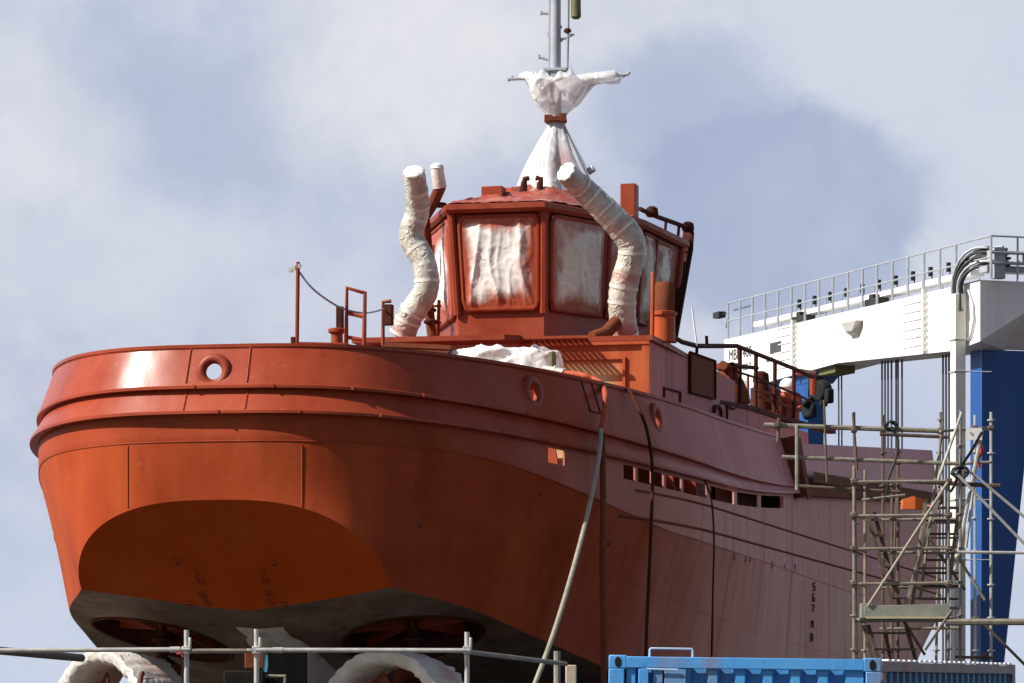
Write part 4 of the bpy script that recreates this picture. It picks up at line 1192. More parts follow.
# oversprayed film on the roof
mb = MB(); rows = []; at = []
for j in range(25):
    k = j / 24; r = []; aa = []
    for i in range(-30, 31):
        x = i / 30
        # run round the three aft facets, from eave to crown
        poly_e = [scl(p, 1.03) for p in (A_[5], A_[0], A_[1], A_[2])]; poly_r = [(p[0] * .5, cy + (p[1] - cy) * .47 + .8) for p in (A_[5], A_[0], A_[1], A_[2])]
        f_ = (x + 1) / 2 * 3; a = min(2, int(f_)); kk = f_ - a
        pe = Vector(poly_e[a]).lerp(Vector(poly_e[a + 1]), kk); pr = Vector(poly_r[a]).lerp(Vector(poly_r[a + 1]), kk); p = pe.lerp(pr, k)
        h = HTOP + .13 + (10.12 - HTOP - .08) * k
        q = abs(mnoise.noise(Vector((p.x * 2.2, p.y * 2.2, 1)))) * .20 + abs(mnoise.noise(Vector((p.x * 6, p.y * 6, 8)))) * .12
        r.append(W(V(p.x, p.y, h + q * (.3 + k)))); nn = mnoise.noise(Vector((p.x * 1.6, p.y * 1.6, 12)))
        aa.append(max(0, min(1, (nn - .15) * 1.3)))
    rows.append(r); at.append(aa)
mb.grid(rows, None, at)
tag(mb.build('roof_film', M['redfilm'], None, smooth=70), 'crumpled plastic sheet sprayed red over the wheelhouse roof', 'plastic sheet')
# white bundle on the aft deck
def bundle(name, cpx, cpy, s, ex, ey, ez, seed, label, mat):
    c = W(hs(cpx, cpy, s)); rows = []; mb = MB()
    for j in range(45):
        th_ = math.pi * .5 * j / 44; r = []
        for i in range(97):
            ph = 2 * math.pi * i / 96; d = Vector((math.sin(th_) * math.cos(ph), math.sin(th_) * math.sin(ph), math.cos(th_)))
            l = max(abs(d.x), abs(d.y), abs(d.z)); b_ = d / (l * .55 + .45)
            rr = 1 + .10 * mnoise.noise(d * 2.2 + Vector((seed, 1, 0))) + .14 * (1 - min(1, 2.0 * abs(mnoise.noise(d * 1.5 + Vector((seed, 0, 3)))))) ** 2 + .02 * (1 - min(1, 2.5 * abs(mnoise.noise(d * 6 + Vector((seed, 5, 3)))))) ** 2
            r.append(c + Vector((b_.x * ex, b_.y * ey, b_.z * ez - ez * .0)) * rr)
        rows.append(r)
    mb.grid(rows); o = mb.build(name, mat, None, smooth=60); return tag(o, label, 'plastic sheet')
bundle('wrapped_winch', 492, 378, 12.5, .82, .6, .52, 3.0, 'white plastic sheeting wrapped over deck gear below the wheelhouse', M['film'])
bundle('wrapped_winch', 538, 380, 12.0, .42, .5, .54, 6.0, 'small grey plastic bundle right beside the white sheeted deck gear', M['clear'])

def hose(name, pts, r, mat, label, cat='hose', n=10, seg=10):
    P_ = [Vector(p) for p in pts]; Q = []
    for i in range(len(P_) - 1):
        p0 = P_[max(0, i - 1)]; p1 = P_[i]; p2 = P_[i + 1]; p3 = P_[min(len(P_) - 1, i + 2)]
        for k in range(seg):
            t = k / seg
            Q.append(.5 * ((2 * p1) + (p2 - p0) * t + (2 * p0 - 5 * p1 + 4 * p2 - p3) * t * t + (3 * p1 - p0 - 3 * p2 + p3) * t ** 3))
    Q.append(P_[-1])
    mb = MB(); mb.tube(Q, r, n); o = mb.build(name, mat, None); return tag(o, label, cat)
def shw(px, py, inset):        # world point beside the shell
    i, h = shell_at(px, py, inset); return W(V(*opt(i, inset), h))
pa = [W(hs(566, 373, 8.6)), W(hs(582, 375, 8.0)), W(hs(598, 381, 7.8)), shw(605, 392, .12), shw(605, 408, .0), shw(602, 432, -.12)]
hose('hanging_hose', pa, .048, M['hosered'], 'short red hose bending over the bulwark from the pipe coupling', 'hose', 12)
yb = pa[-1].y
hose('hanging_hose', [pa[-1] + Vector((0, 0, .04)), P(598, 462, yb - .8), P(586, 520, yb - 2.4), P(570, 580, yb - 4.6), P(553, 635, yb - 6.6), P(536, 681, yb - 8.0), P(520, 720, yb - 8.6)], .036, M['hosepale'], 'long pale grey hose hanging slantwise from the bulwark to the ground', 'hose', 12)
hose('hanging_hose', [shw(602, 436, -.14), shw(602, 500, -.22), P(602.5, 570, yb - .7), P(603.5, 640, yb - .9), P(604, 720, yb - .9)], .05, M['brown'], 'straight red brown hose hanging plumb down the hull side', 'hose', 10)
q0 = shw(627, 388, .3)
ya = shw(650, 450, -.15).y
hose('hanging_cable', [shw(624, 388, .42), shw(630, 391, .28), shw(640, 410, -.05), shw(648, 432, -.14), shw(652, 470, -.18), P(651, 530, ya - .4), P(648, 600, ya - .6), P(646, 648, ya - .7), P(645, 720, ya - .7)], .028, M['dark'], 'thin dark cable hanging down the hull right of the hoses', 'cable', 8)
hose('slack_wire', [W(hs(298, 270, 6)), W(hs(312, 288, 6.1)), W(hs(332, 303, 6.3)), W(hs(347, 310, 6.5)), W(hs(366, 313, 7)), W(hs(384, 309, 8.9))], .017, M['greymetal'], 'slack grey wire strung from the light pole to the junction box', 'wire', 6)
hose('hull_line', [shw(704, 480, .02), shw(712, 500, -.04), shw(714, 540, -.06), shw(713, 590, -.1), shw(712, 660, .1)], .018, M['dark'], 'thin dark cord hanging down the hull below the freeing ports', 'cord', 6)

# ================================================================== WORKER on the casing top
def skin_body(name, joints, links, root, mat, parent, sub=2):
    me = bpy.data.meshes.new(name); keys = list(joints)
    me.from_pydata([joints[k][0] for k in keys], [(keys.index(a), keys.index(b)) for a, b in links], [])
    o = bpy.data.objects.new(name, me); COL.objects.link(o)
    m = o.modifiers.new('skin', 'SKIN'); m.use_smooth_shade = True
    for i, k in enumerate(keys):
        sv = me.skin_vertices[0].data[i]; sv.radius = (joints[k][1], joints[k][1]); sv.use_root = (k == root)
    b2 = o.modifiers.new('sub', 'SUBSURF'); b2.levels = b2.render_levels = sub
    bpy.context.view_layer.update()
    m2 = bpy.data.meshes.new_from_object(o.evaluated_get(bpy.context.evaluated_depsgraph_get()))
    bpy.data.objects.remove(o)
    m2.materials.clear(); m2.materials.append(mat)
    for p in m2.polygons: p.use_smooth = True
    o = bpy.data.objects.new(name, m2); COL.objects.link(o); o.parent = parent
    return o
hd = ht(788, 388, 2.9)
base = Vector((2.9, hd.y + .35, ZC + 6.2))
wk = empty('person', W(base), 'worker in white hooded helmet and red overalls bending over behind the stern deck rail', 'person', -TH)
hd = hd - base          # local: x starboard, y forward, z up; the worker leans aft (-y)
sc_ = 1.0
pel = Vector((0, .22, hd.z - .28)); chs = Vector((0, -.10, hd.z - .20)); nk = Vector((0, -.26, hd.z - .10))
J = {'pel': (pel, .17), 'wst': (pel.lerp(chs, .45) + Vector((0, 0, .03)), .155), 'chs': (chs, .18), 'nk': (nk, .07), 'hd': (hd + Vector((0, 0, -.02)), .09), 'crn': (hd + Vector((0, .03, .07)), .08)}
Lk = [('pel', 'wst'), ('wst', 'chs'), ('chs', 'nk'), ('nk', 'hd'), ('hd', 'crn')]
for sg, n_ in ((1, 'r'), (-1, 'l')):
    sh = chs + Vector((sg * .21, -.02, .02)); el_ = sh + Vector((sg * .10, -.10, -.26)); wr_ = el_ + Vector((-sg * .06, -.24, -.08))
    hp = pel + Vector((sg * .10, .0, -.08)); kn_ = Vector((sg * .14, .0, .42)); an = Vector((sg * .13, .22, .07)); to = Vector((sg * .15, .02, .05))
    J.update({n_ + 'sh': (sh, .085), n_ + 'el': (el_, .062), n_ + 'wr': (wr_, .042), n_ + 'hp': (hp, .11), n_ + 'kn': (kn_, .085), n_ + 'an': (an, .06), n_ + 'to': (to, .05)})
    Lk += [('chs', n_ + 'sh'), (n_ + 'sh', n_ + 'el'), (n_ + 'el', n_ + 'wr'), ('pel', n_ + 'hp'), (n_ + 'hp', n_ + 'kn'), (n_ + 'kn', n_ + 'an'), (n_ + 'an', n_ + 'to')]
    # hand: palm and five fingers closed on the work in front
    HJ = {'w': (wr_, .035), 'p': (wr_ + Vector((0, -.07, -.01)), .036)}; HL = [('w', 'p')]
    for f_ in range(4):
        b_ = wr_ + Vector((-.03 + f_ * .02, -.095, -.005)); ln = (.034, .04, .037, .028)[f_]
        HJ['f%da' % f_] = (b_, .0095); HJ['f%db' % f_] = (b_ + Vector((0, -ln, -.012)), .0088); HJ['f%dc' % f_] = (b_ + Vector((0, -ln * 1.3, -.042)), .0075)
        HL += [('p', 'f%da' % f_), ('f%da' % f_, 'f%db' % f_), ('f%db' % f_, 'f%dc' % f_)]
    HJ['ta'] = (wr_ + Vector((-sg * .035, -.04, -.01)), .011); HJ['tb'] = (wr_ + Vector((-sg * .05, -.085, -.035)), .009); HL += [('p', 'ta'), ('ta', 'tb')]
    skin_body('hand', HJ, HL, 'w', M['skin'], wk, 1)
skin_body('body', J, Lk, 'pel', M['overall'], wk)
# face, hood
mb = MB(); c = hd + Vector((0, -.055, -.02)); rows = []
for j in range(13):
    th_ = math.pi * j / 12; r = []
    for i in range(25):
        ph = 2 * math.pi * i / 24; d = Vector((math.sin(th_) * math.cos(ph), math.sin(th_) * math.sin(ph), math.cos(th_)))
        p = Vector((d.x * .078, d.y * .085, d.z * .11))
        if d.y < 0:
            if abs(d.x) < .2 and -.25 < d.z < .2: p.y -= .022 * (1 - abs(d.x) / .2)          # nose
            if .05 < d.z < .3 and .2 < abs(d.x) < .6: p.y += .010                              # eye sockets
            if -.6 < d.z < -.45 and abs(d.x) < .35: p.y -= .006                                # lips
        r.append(c + p)
    rows.append(r)
mb.grid(rows); fc = mb.build('face', M['skin'], wk, smooth=60)
mb = MB()
for sg in (1, -1): mb.lathe(c + Vector((sg * .03, -.078, .018)), [(.011, 0), (.008, .006)], 10, (0, -1, 0))
mb.build('eyes', M['black'], fc)
mb = MB(); mb.bar(c + Vector((-.026, -.083, -.055)), c + Vector((.026, -.083, -.055)), .01, .008); mb.build('mouth', M['brown'], fc)
mb = MB(); rows = []; c = hd + Vector((0, .02, .03))
for j in range(15):
    th_ = math.pi * .72 * j / 14; r = []
    for i in range(33):
        ph = 2 * math.pi * i / 32; d = Vector((math.sin(th_) * math.cos(ph), math.sin(th_) * math.sin(ph), math.cos(th_)))
        cut = 1.0 if not (d.y < -.35 and d.z < .25) else .78
        rr = 1 + .05 * mnoise.noise(d * 4)
        r.append(c + Vector((d.x * .175, d.y * .20 * cut, d.z * .19)) * 1.0 * 1 + d * .02 * rr)
    rows.append(r)
mb.grid(rows); mb.build('hood', M['hood'], wk, smooth=70)
mb = MB(); mb.lathe(c + Vector((0, -.03, .02)), [(.205, 0), (.20, .05), (.17, .12), (.10, .175), (.02, .19)], 24, (0, -.15, 1)); mb.build('helmet', M['whitesign'], wk)

# ================================================================== BOAT HOIST (gantry)
AN = R(19)
dA = Vector((-math.sin(AN), math.cos(AN), 0)); dB = Vector((math.cos(AN), math.sin(AN), 0)); UP = Vector((0, 0, 1))
GY = 110.0
G0 = P(951, 690, GY); G0.z = 0                     # ground point under the near edge
crane = empty('boat_hoist', G0, 'white and blue gantry boat hoist standing behind the tug bow', 'boat hoist', AN)
# local axes: x = dB, y = dA
zt_ = P(951, 287, GY).z; zb_ = P(951, 351, GY).z
def gpt(px, py, x=0.0):       # point on the beam face plane x (local) seen at a pixel
    kx = (px - 512) / F
    # G0 + x dB + y dA, X = kx Y
    y = (kx * (G0.y + x * dB.y) - G0.x - x * dB.x) / (dA.x - kx * dA.y)
    Yw = G0.y + x * dB.y + y * dA.y
    return Vector((x, y, ZC + (HZ - py) / F * Yw))
def gfr(px, py, y=0.0):       # point on the plane y (local)
    kx = (px - 512) / F
    x = (kx * (G0.y + y * dA.y) - G0.x - y * dA.x) / (dB.x - kx * dB.y)
    Yw = G0.y + x * dB.y + y * dA.y
    return Vector((x, y, ZC + (HZ - py) / F * Yw))
YL = gpt(724, 341).y
zfar = gpt(724, 395).z
BW = 1.4
mb = MB()
ybr = gpt(838, 362).y
sec = [(-.735, zb_ - .0), (0, zb_), (ybr, gpt(838, 363).z), (gpt(775, 380).y, gpt(775, 380).z), (YL, gpt(724, 397).z)]
vs = []
for (y, zb) in sec: vs += [(0, y, zb), (BW, y, zb), (BW, y, zt_), (0, y, zt_)]
fs = [(0, 1, 2, 3), tuple(len(vs) - 4 + i for i in (3, 2, 1, 0))]
for i in range(len(sec) - 1):
    o_ = i * 4; fs += [(o_ + k, o_ + (k + 1) % 4, o_ + 4 + (k + 1) % 4, o_ + 4 + k)[::-1] for k in range(4)]
mb.add(vs, fs); bm = mb.build('main_beam', M['white'], crane)
# bolted joint flanges and stiffeners
for px in (795, 926):
    y = gpt(px, 300).y; zlo = lerp(y, [q[0] for q in sec], [q[1] for q in sec])
    mb = MB(); mb.box((-.05, y, (zt_ + zlo) / 2 + .05), (.14, .12, zt_ - zlo + .12)); mb.build('joint_flange', M['white'], crane)
    mb = MB()
    for k in range(9): mb.box((-.06, y - .12, zlo + .1 + (zt_ - zlo - .1) * k / 8.5), (.08, .06, .06))
    mb.build('flange_bolts', M['cream'], crane)
    mb = MB()
    for k in range(6): mb.bar((-.03, y + .15, zlo + .3 + k * .26), (-.012, y + 1.7, zlo + .3 + k * .26), .012, .03)
    mb.build('stiffener_ribs', M['white'], crane)
# text on the beam
def text(body, loc, size, parent, mat, rot, name, extr=.004):
    cu = bpy.data.curves.new(name, 'FONT'); cu.body = body; cu.size = size; cu.extrude = extr
    tmp = bpy.data.objects.new(name, cu); COL.objects.link(tmp)
    bpy.context.view_layer.update()
    me = bpy.data.meshes.new_from_object(tmp.evaluated_get(bpy.context.evaluated_depsgraph_get()))
    bpy.data.objects.remove(tmp)
    me.materials.clear(); me.materials.append(mat)
    o = bpy.data.objects.new(name, me)
    COL.objects.link(o); o.parent = parent; o.location = loc; o.rotation_euler = rot
    return o
rotf = (R(90), 0, R(-90))
p = gpt(729, 361); text('MBH 400', (-.012, p.y, p.z), .52, bm, M['ink'], rotf, 'lettering')
p = gpt(733, 373); text('MBH 400 T', (-.012, p.y, p.z), .34, bm, M['ink'], rotf, 'lettering')
p = gpt(771, 350); mb = MB(); mb.box((-.012, p.y - .4, p.z + .05), (.02, .9, .35)); mb.box((-.012, p.y + .1, p.z - .3), (.02, .5, .12)); mb.build('data_plate', M['ink'], bm)
p = gpt(856, 322); mb = MB(); mb.hexa([Vector((-.25, p.y + dy, p.z + dz)) if sx_ else Vector((-.001, p.y + dy, p.z + dz)) for (sx_, dy, dz) in ((0, .25, -.45), (1, .25, -.3), (1, -.25, -.3), (0, -.25, -.45), (0, .55, .0), (1, .55, .0), (1, -.55, .0), (0, -.55, .0))]); mb.build('floodlight', M['galv'], crane)
# cross girder to the right and its haunch
zg = P(951, 287, GY).z
mb = MB()
L = 9.0
ya_, yb2 = -2.0, -.74
fa = [gfr(980, 341, ya_), gfr(1023, 314, ya_), gfr(1080, 300, ya_)]
xs_ = [.0] + [p.x for p in fa] + [L]; zl = [fa[0].z] + [p.z for p in fa] + [fa[2].z]
vs = []; fs = []
for x, z in zip(xs_, zl): vs += [(x, ya_, zt_), (x, ya_, z), (x, yb2, zb_ + .01), (x, yb2, zt_)]
for i in range(len(xs_) - 1):
    for k in range(4): a = i * 4 + k; b2 = i * 4 + (k + 1) % 4; fs.append((a, b2, b2 + 4, a + 4))
fs += [(3, 2, 1, 0), tuple(len(vs) - 4 + k for k in range(4))]
mb.add(vs, fs)
mb.build('cross_girder', M['white'], crane, smooth=0)
# legs
def leg(y0, w_y, x0, xt, xb, ztop, name='leg'):
    mb = MB(); mb.hexa([Vector(q) for q in ((x0, y0, .9), (xb, y0, .9), (xb, y0 + w_y, .9), (x0, y0 + w_y, .9), (x0, y0, ztop), (xt, y0, ztop), (xt, y0 + w_y, ztop), (x0, y0 + w_y, ztop))])
    return mb.build(name, M['blue'], crane, bevel=.02)
lx = gfr(965, 400, 0).x
xr_t = gfr(1036, 345, -.7).x; xr_b = gfr(996, 700, -.7).x
leg(-.75, .75, .62, xr_t, xr_b, zb_ - .004)
yl2 = gpt(806, 380).y + .3; YLL = gpt(758, 380).y
mb = MB(); mb.hexa([Vector(q) for q in ((.2, yl2, .9), (.75, yl2, .9), (.75, YLL, .9), (.2, YLL, .9), (.2, yl2, gpt(812, 372).z - .3), (.75, yl2, gpt(812, 372).z - .3), (.75, YLL, gpt(812, 372).z - .3), (.2, YLL, gpt(812, 372).z - .3))]); mb.build('leg', M['blue'], crane)
zlh = gpt(812, 372).z
mb = MB(); mb.hexa([Vector(q) for q in ((.2, yl2 - .2, zlh - .3), (1.0, yl2 - .2, zlh - .3), (1.0, YLL, zlh - .3), (.2, YLL, zlh - .3), (.2, yl2 - .9, zlh + .12), (1.1, yl2 - .9, zlh + .12), (1.1, YLL + .4, zlh + .12), (.2, YLL + .4, zlh + .12))]); mb.build('leg_head', M['blue'], crane, bevel=.02)
mb = MB(); mb.box((.5, yl2 - 1.6, zlh - .02), (.7, 1.3, .24)); mb.build('bolster', M['olive'], crane, bevel=.02)
for y in (-.4, (yl2 + YLL) / 2):      # bogies with wheels
    mb = MB(); mb.box((1.1, y, .75), (1.4, 2.6, .5)); bo = mb.build('bogie', M['blue'], crane, bevel=.05)
    for dy in (-.85, .85):
        mb = MB(); mb.lathe((.45, y + dy, .62), [(.3, 0), (.58, .02), (.62, .1), (.62, 1.2), (.58, 1.28), (.3, 1.3)], 28, (1, 0, 0)); mb.build('wheel', M['black'], bo)
# walkway railing on the beam
zr = zt_
xs_r = -.02
posts = [728, 740, 752.5, 765, 778, 791.5, 805, 819, 833, 848, 862.5, 877, 892.5, 908, 924, 940, 956, 991]
top_ = []
for px in posts:
    p = gpt(px, 300, .05)
    mb = MB(); mb.tube([(.05, p.y, zr), (.05, p.y, zr + 1.22)], .038, 6); mb.build('rail_post', M['greymetal'], crane)
    top_.append(p.y)
mb = MB()
for hh in (1.22, .62): mb.tube([(.05, top_[0], zr + hh), (.05, top_[-1], zr + hh)], .026, 6)
mb.build('guard_rail', M['greymetal'], crane)
mb = MB()
for hh in (1.22, .75, .45): mb.tube([(.05, top_[-1], zr + hh), (7, top_[-1], zr + hh)], .03 if hh > 1 else .05, 6)
for xx in (.9, 2.2, 4): mb.tube([(xx, top_[-1], zr), (xx, top_[-1], zr + 1.22)], .03, 6)
mb.box((3.5, top_[-1] + .4, zr + .3), (7, .5, .18)); mb.box((1.3, top_[-1] + .2, zr + .62), (.45, .3, .25))
mb.build('guard_rail', M['greymetal'], crane)
# white cable tray on short legs behind the rail
mb = MB(); mb.box((.75, (top_[1] + top_[-2]) / 2, zr + .42), (.45, abs(top_[-2] - top_[1]), .16)); mb.build('cable_tray', M['white'], crane)
for i in range(16):
    y = top_[0] + (top_[-1] - top_[0]) * (i + .5) / 16
    mb = MB(); mb.tube([(1.2, y, zr), (1.2, y, zr + .95)], .022, 5); mb.build('rail_post', M['greymetal'], crane)
    if i > 2:
        mb = MB(); mb.box((.7, y - .2, zr + .78), (.1, .12, .28)); mb.tube([(.75, y - .2, zr + .5), (.75, y - .2, zr + .7)], .02, 5); mb.build('cable_roller', M['black'], crane)
for px in (801, 874):
    y = gpt(px, 300, .2).y; mb = MB(); mb.box((.3, y, zr + .14), (.4, 1.0, .22)); mb.box((.3, y + .2, zr + .3), (.25, .3, .2)); mb.build('sheave_block', M['black'], crane, bevel=.02)
mb = MB(); y = gpt(738, 300).y; mb.tube([(.3, top_[0] + .1, zr + 1.0), (.3, top_[0] - 1.5, zr + 1.0)], .03, 6); mb.tube([(.3, y - .5, zr + .3), (.3, y - .5, zr + 1.0)], .03, 6); mb.build('tray_hanger', M['greymetal'], crane)
# lamp at the far end
p = gpt(718, 315); mb = MB(); mb.box((.05, p.y, p.z), (.25, .55, .2)); mb.tube([(.05, p.y - .2, p.z), (.05, top_[0], p.z)], .025, 6); mb.tube([(.05, top_[0], p.z), (.05, top_[0] + .15, zr + .4)], .02, 6); mb.build('end_lamp', M['black'], crane)
# vertical duct and black hose bundle
xd = -.28
pd = gpt(958, 690, xd).y
mb = MB(); mb.box((xd, pd, (gpt(958, 294, xd).z + .3) / 2), (.34, .34, gpt(958, 294, xd).z - .3)); duct = mb.build('cable_duct', M['cream'], crane, bevel=.02)
for py in (340, 372, 430, 500, 560): 
    z = gpt(958, py, xd).z; mb = MB(); mb.box((xd, pd, z), (.40, .40, .04)); mb.tube([(xd, pd - .15, z), (xd + .9, pd - .35, z)], .02, 5); mb.build('duct_clamp', M['greymetal'], duct)
for k in range(9):
    a = k / 8
    y_ = pd + .16 - .34 * a
    x_ = xd - .1 + .2 * ((k * 5) % 9) / 9
    zz = gpt(958, 298, xd).z
    mb = MB(); hh = zr + 1.0 - .55 * a
    pts = [Vector((x_, y_, zz - .4)), Vector((x_, y_ + .05, zz + .3))]
    for q in range(7):
        th_ = math.pi / 2 * q / 6
        pts.append(Vector((x_ + .9 * (1 - math.cos(th_)) * .6, y_ + .05 - (.55 + .1 * (1 - a)) * (1 - math.cos(th_)), zz + .3 + (hh - zz - .3) * math.sin(th_))))
    pts.append(pts[-1] + Vector((.4, -.8, -.05)))
    mb.tube(pts, .042, 8); mb.build('cable', M['black'] if k % 3 else M['greymetal'], crane)
mb = MB(); mb.box((.35, pd - 1.35, zr + .45), (.35, .25, .9)); mb.box((.4, pd - .95, zr + .7), (.3, .3, .35)); mb.build('junction_box', M['greymetal'], crane, bevel=.02)
mb = MB(); q = [gpt(x, y, -.05) for x, y in ((968, 290), (973, 305), (974, 320), (971, 335), (965, 345))]; mb.tube(q, .03, 6); mb.build('cable', M['greymetal'], crane)
# hoisting wires
for px in (838.5, 841.5, 882, 885, 888, 891.5, 896, 898, 902, 943, 946, 949, 952):
    p = gpt(px, 400, .7); mb = MB(); mb.tube([(.7, p.y, zt_ - 1.2), (.7 + (.05 if px < 843 else 0), p.y, 1.2)], .026 if px < 880 else .03, 6); mb.build('hoist_wire', M['ink'], crane)
for pa_, pb_ in ((880, 904), (941, 954)):
    a = gpt(pa_, 400, .7); b2 = gpt(pb_, 400, .7); mb = MB(); mb.box((.7, (a.y + b2.y) / 2, 1.0), (.5, abs(a.y - b2.y) + .3, .8)); mb.build('lower_block', M['greenblack'], crane, bevel=.05)
# hook block and green-black gear below the far end
a = gpt(822, 391, -.4)
mb = MB(); mb.lathe(a, [(.12, -.2), (.33, -.18), (.36, 0), (.33, .18), (.12, .2)], 20, (1, .2, 0))
mb.box(a + Vector((0, .5, .28)), (.34, .5, .5)); mb.box(a + Vector((0, -.55, -.2)), (.25, .26, .46)); mb.box(a + Vector((0, -.1, -.3)), (.25, .22, .4)); mb.build('hook_block', M['greenblack'], crane, bevel=.05)
b2 = gpt(809, 408, -.4)
mb = MB(); mb.tube([a + Vector((0, .5, -.1)), b2 + Vector((0, .35, .1)), b2 + Vector((0, .1, -.22)), b2 + Vector((0, -.3, -.2)), b2 + Vector((0, -.4, .1))], [.1, .17, .17, .15, .06], 12)
mb.build('hook', M['greenblack'], crane)
p = gpt(748, 385, .18); mb = MB(); mb.box((.1, p.y, p.z - .25), (.2, 1.2, .8)); mb.build('drive_box', M['bluepale'], crane, bevel=.03)

# ================================================================== CONTAINERS
def container(name, label, p0, p1, ztop, length, mat, rail, pitch, depth, side_w):
    """p0-p1 ground line of the visible face (left to right); body extends away from the camera"""
    p0 = Vector((p0[0], p0[1], 0)); p1 = Vector((p1[0], p1[1], 0)); u = (p1 - p0); W_ = u.length; u.normalize(); v = Vector((-u.y, u.x, 0))
    root = empty(name, p0, label, 'shipping container', math.atan2(u.y, u.x))
    H_ = ztop
    # corrugated face: trapezoid profile, ribs recessed from the rails
    def corr(axis0, L, z0, z1, place):
        xs = []; x = .16
        while x < L - .16 - pitch:
            xs += [(x, 0), (x + pitch * .3, 0), (x + pitch * .42, depth), (x + pitch * .86, depth), (x + pitch * .98, 0)]; x += pitch
        xs.append((L - .16, 0))
        mb = MB(); mb.grid([[place(a, d, z0) for a, d in xs], [place(a, d, z1) for a, d in xs]]); return mb
    corr(0, W_, .18, H_ - .11, lambda a, d, z: (a, .03 + d, z)).build('face_panel', mat, root, smooth=0)
    corr(0, length, .18, H_ - .11, lambda a, d, z: (.03 + d, a, z)).build('side_panel', mat, root, smooth=0)
    corr(0, length, .18, H_ - .11, lambda a, d, z: (W_ - .03 - d, a, z)).build('side_panel', mat, root, smooth=0)
    corr(0, W_, .18, H_ - .11, lambda a, d, z: (a, length - .03 - d, z)).build('end_panel', mat, root, smooth=0)
    for yy in (.0, length - .09): 
        for zz in (.0, H_ - .12): mb = MB(); mb.box((W_ / 2, yy + .045, zz + .06), (W_ - .32, .09, .10)); mb.build('cross_rail', rail, root, bevel=.006)
    for xx in (.04, W_ - .04):
        for zz in (.0, H_ - .12): mb = MB(); mb.box((xx, length / 2, zz + .06), (.08, length - .34, .10)); mb.build('side_rail', rail, root, bevel=.006)
    for xx in (.07, W_ - .07):
        for yy in (.07, length - .07): mb = MB(); mb.box((xx, yy, H_ / 2), (.14, .14, H_ - .24)); mb.build('corner_post', rail, root, bevel=.008)
    for xx in (.082, W_ - .082):
        for yy in (.09, length - .09):
            for zz in (.06, H_ - .06):
                mb = MB(); mb.box((xx, yy, zz), (.165, .18, .125)); cc = mb.build('corner_casting', rail, root, bevel=.012)
                if yy < 1:
                    mb = MB(); mb.lathe((xx, yy - .0935, zz), [(.045, 0), (.045, .002), (.02, .003)], 16, (0, -1, 0))
                    for k in range(len(mb.v)): q = mb.v[k]; mb.v[k] = (xx + (q[0] - xx) * .62, q[1], zz + (q[2] - zz) * 1.05)
                    mb.build('casting_hole', M['blackmatte'], cc)
    # roof sheet
    mb = MB(); xs = []; y = .16
    while y < length - .2:
        xs += [(y, 0), (y + .05, .02), (y + .11, .02), (y + .16, 0)]; y += .21
    rows = [[(.06 + (W_ - .12) * j / 4, a, H_ - .028 + d + .0 * j) for a, d in xs] for j in range(5)]
    mb.grid(rows); mb.build('roof', rail if rail is not M['railgrey'] else M['galv'], root, smooth=0)
    return root, W_
pl = P(605, 655, 33.4); pr = P(878, 655, 33.25)
c1, W1 = container('shipping_container', 'light blue shipping container with a lifting loop on its top rail', (pl.x, pl.y), (pr.x, pr.y), pl.z, 6.06, M['cblue'], M['cblue'], .245, .12, 0)
c1.rotation_euler = (0, R(.75), c1.rotation_euler[2])      # it stands on uneven ground
# pieces on its face: loop on the top rail, flat cover strip, little handle bar
mb = MB(); x = (646 - 605) / 273 * W1; x2 = (689 - 605) / 273 * W1; zt1 = pl.z
mb.tube([(x, .04, zt1 - .01), (x, .04, zt1 + .05), (x + .012, .04, zt1 + .064), (x2 - .012, .04, zt1 + .064), (x2, .04, zt1 + .05), (x2, .04, zt1 - .01)], .011, 8); mb.build('lifting_loop', M['bluepale'], c1)
mb = MB(); mb.tube([((643 - 605) / 273 * W1, -.03, zt1 - .12), ((674 - 605) / 273 * W1, -.03, zt1 - .125)], .009, 8); mb.build('handle_bar', M['bluepale'], c1)
mb = MB(); mb.box(((672 - 605) / 273 * W1, .02, zt1 - .62), (.19, .05, 1.0)); mb.box(((640 - 605) / 273 * W1, .02, zt1 - .62), (.09, .045, 1.0)); mb.build('cover_strip', M['cblue'], c1, bevel=.005)
pl = P(883, 661, 38.0); pr = P(1016, 667, 43.7)
zt2 = pl.z
u = Vector((pr.x - pl.x, pr.y - pl.y, 0)).normalized()
# its long side faces right: body lies to the left of the line
def container2():
    L = 6.06; v = Vector((-u.y, u.x, 0))
    p0 = Vector((pl.x, pl.y, 0)); near = p0 + v * 2.44
    return container('shipping_container', 'shaded dark blue shipping container with a grey top rail behind the light blue one', (near.x, near.y), (p0.x, p0.y), zt2, L, M['cblueshade'], M['railgrey'], .26, .036, 0)
c2, W2 = container2()
mb = MB()
xs = []
for k in range(26): y = .22 + k * .22; xs += [(y, .003), (y + .04, .02), (y + .14, .02), (y + .18, .003)]
mb.grid([[(W2 - .10, a, zt2 + d) for a, d in xs], [(W2 - .005, a, zt2 + d) for a, d in xs], [(W2 - .004, a, zt2 - .004) for a, d in xs]])
mb.build('sunlit_roof_edge', M['whitesign'], c2)  # white stands for sunlight catching the roof corrugation

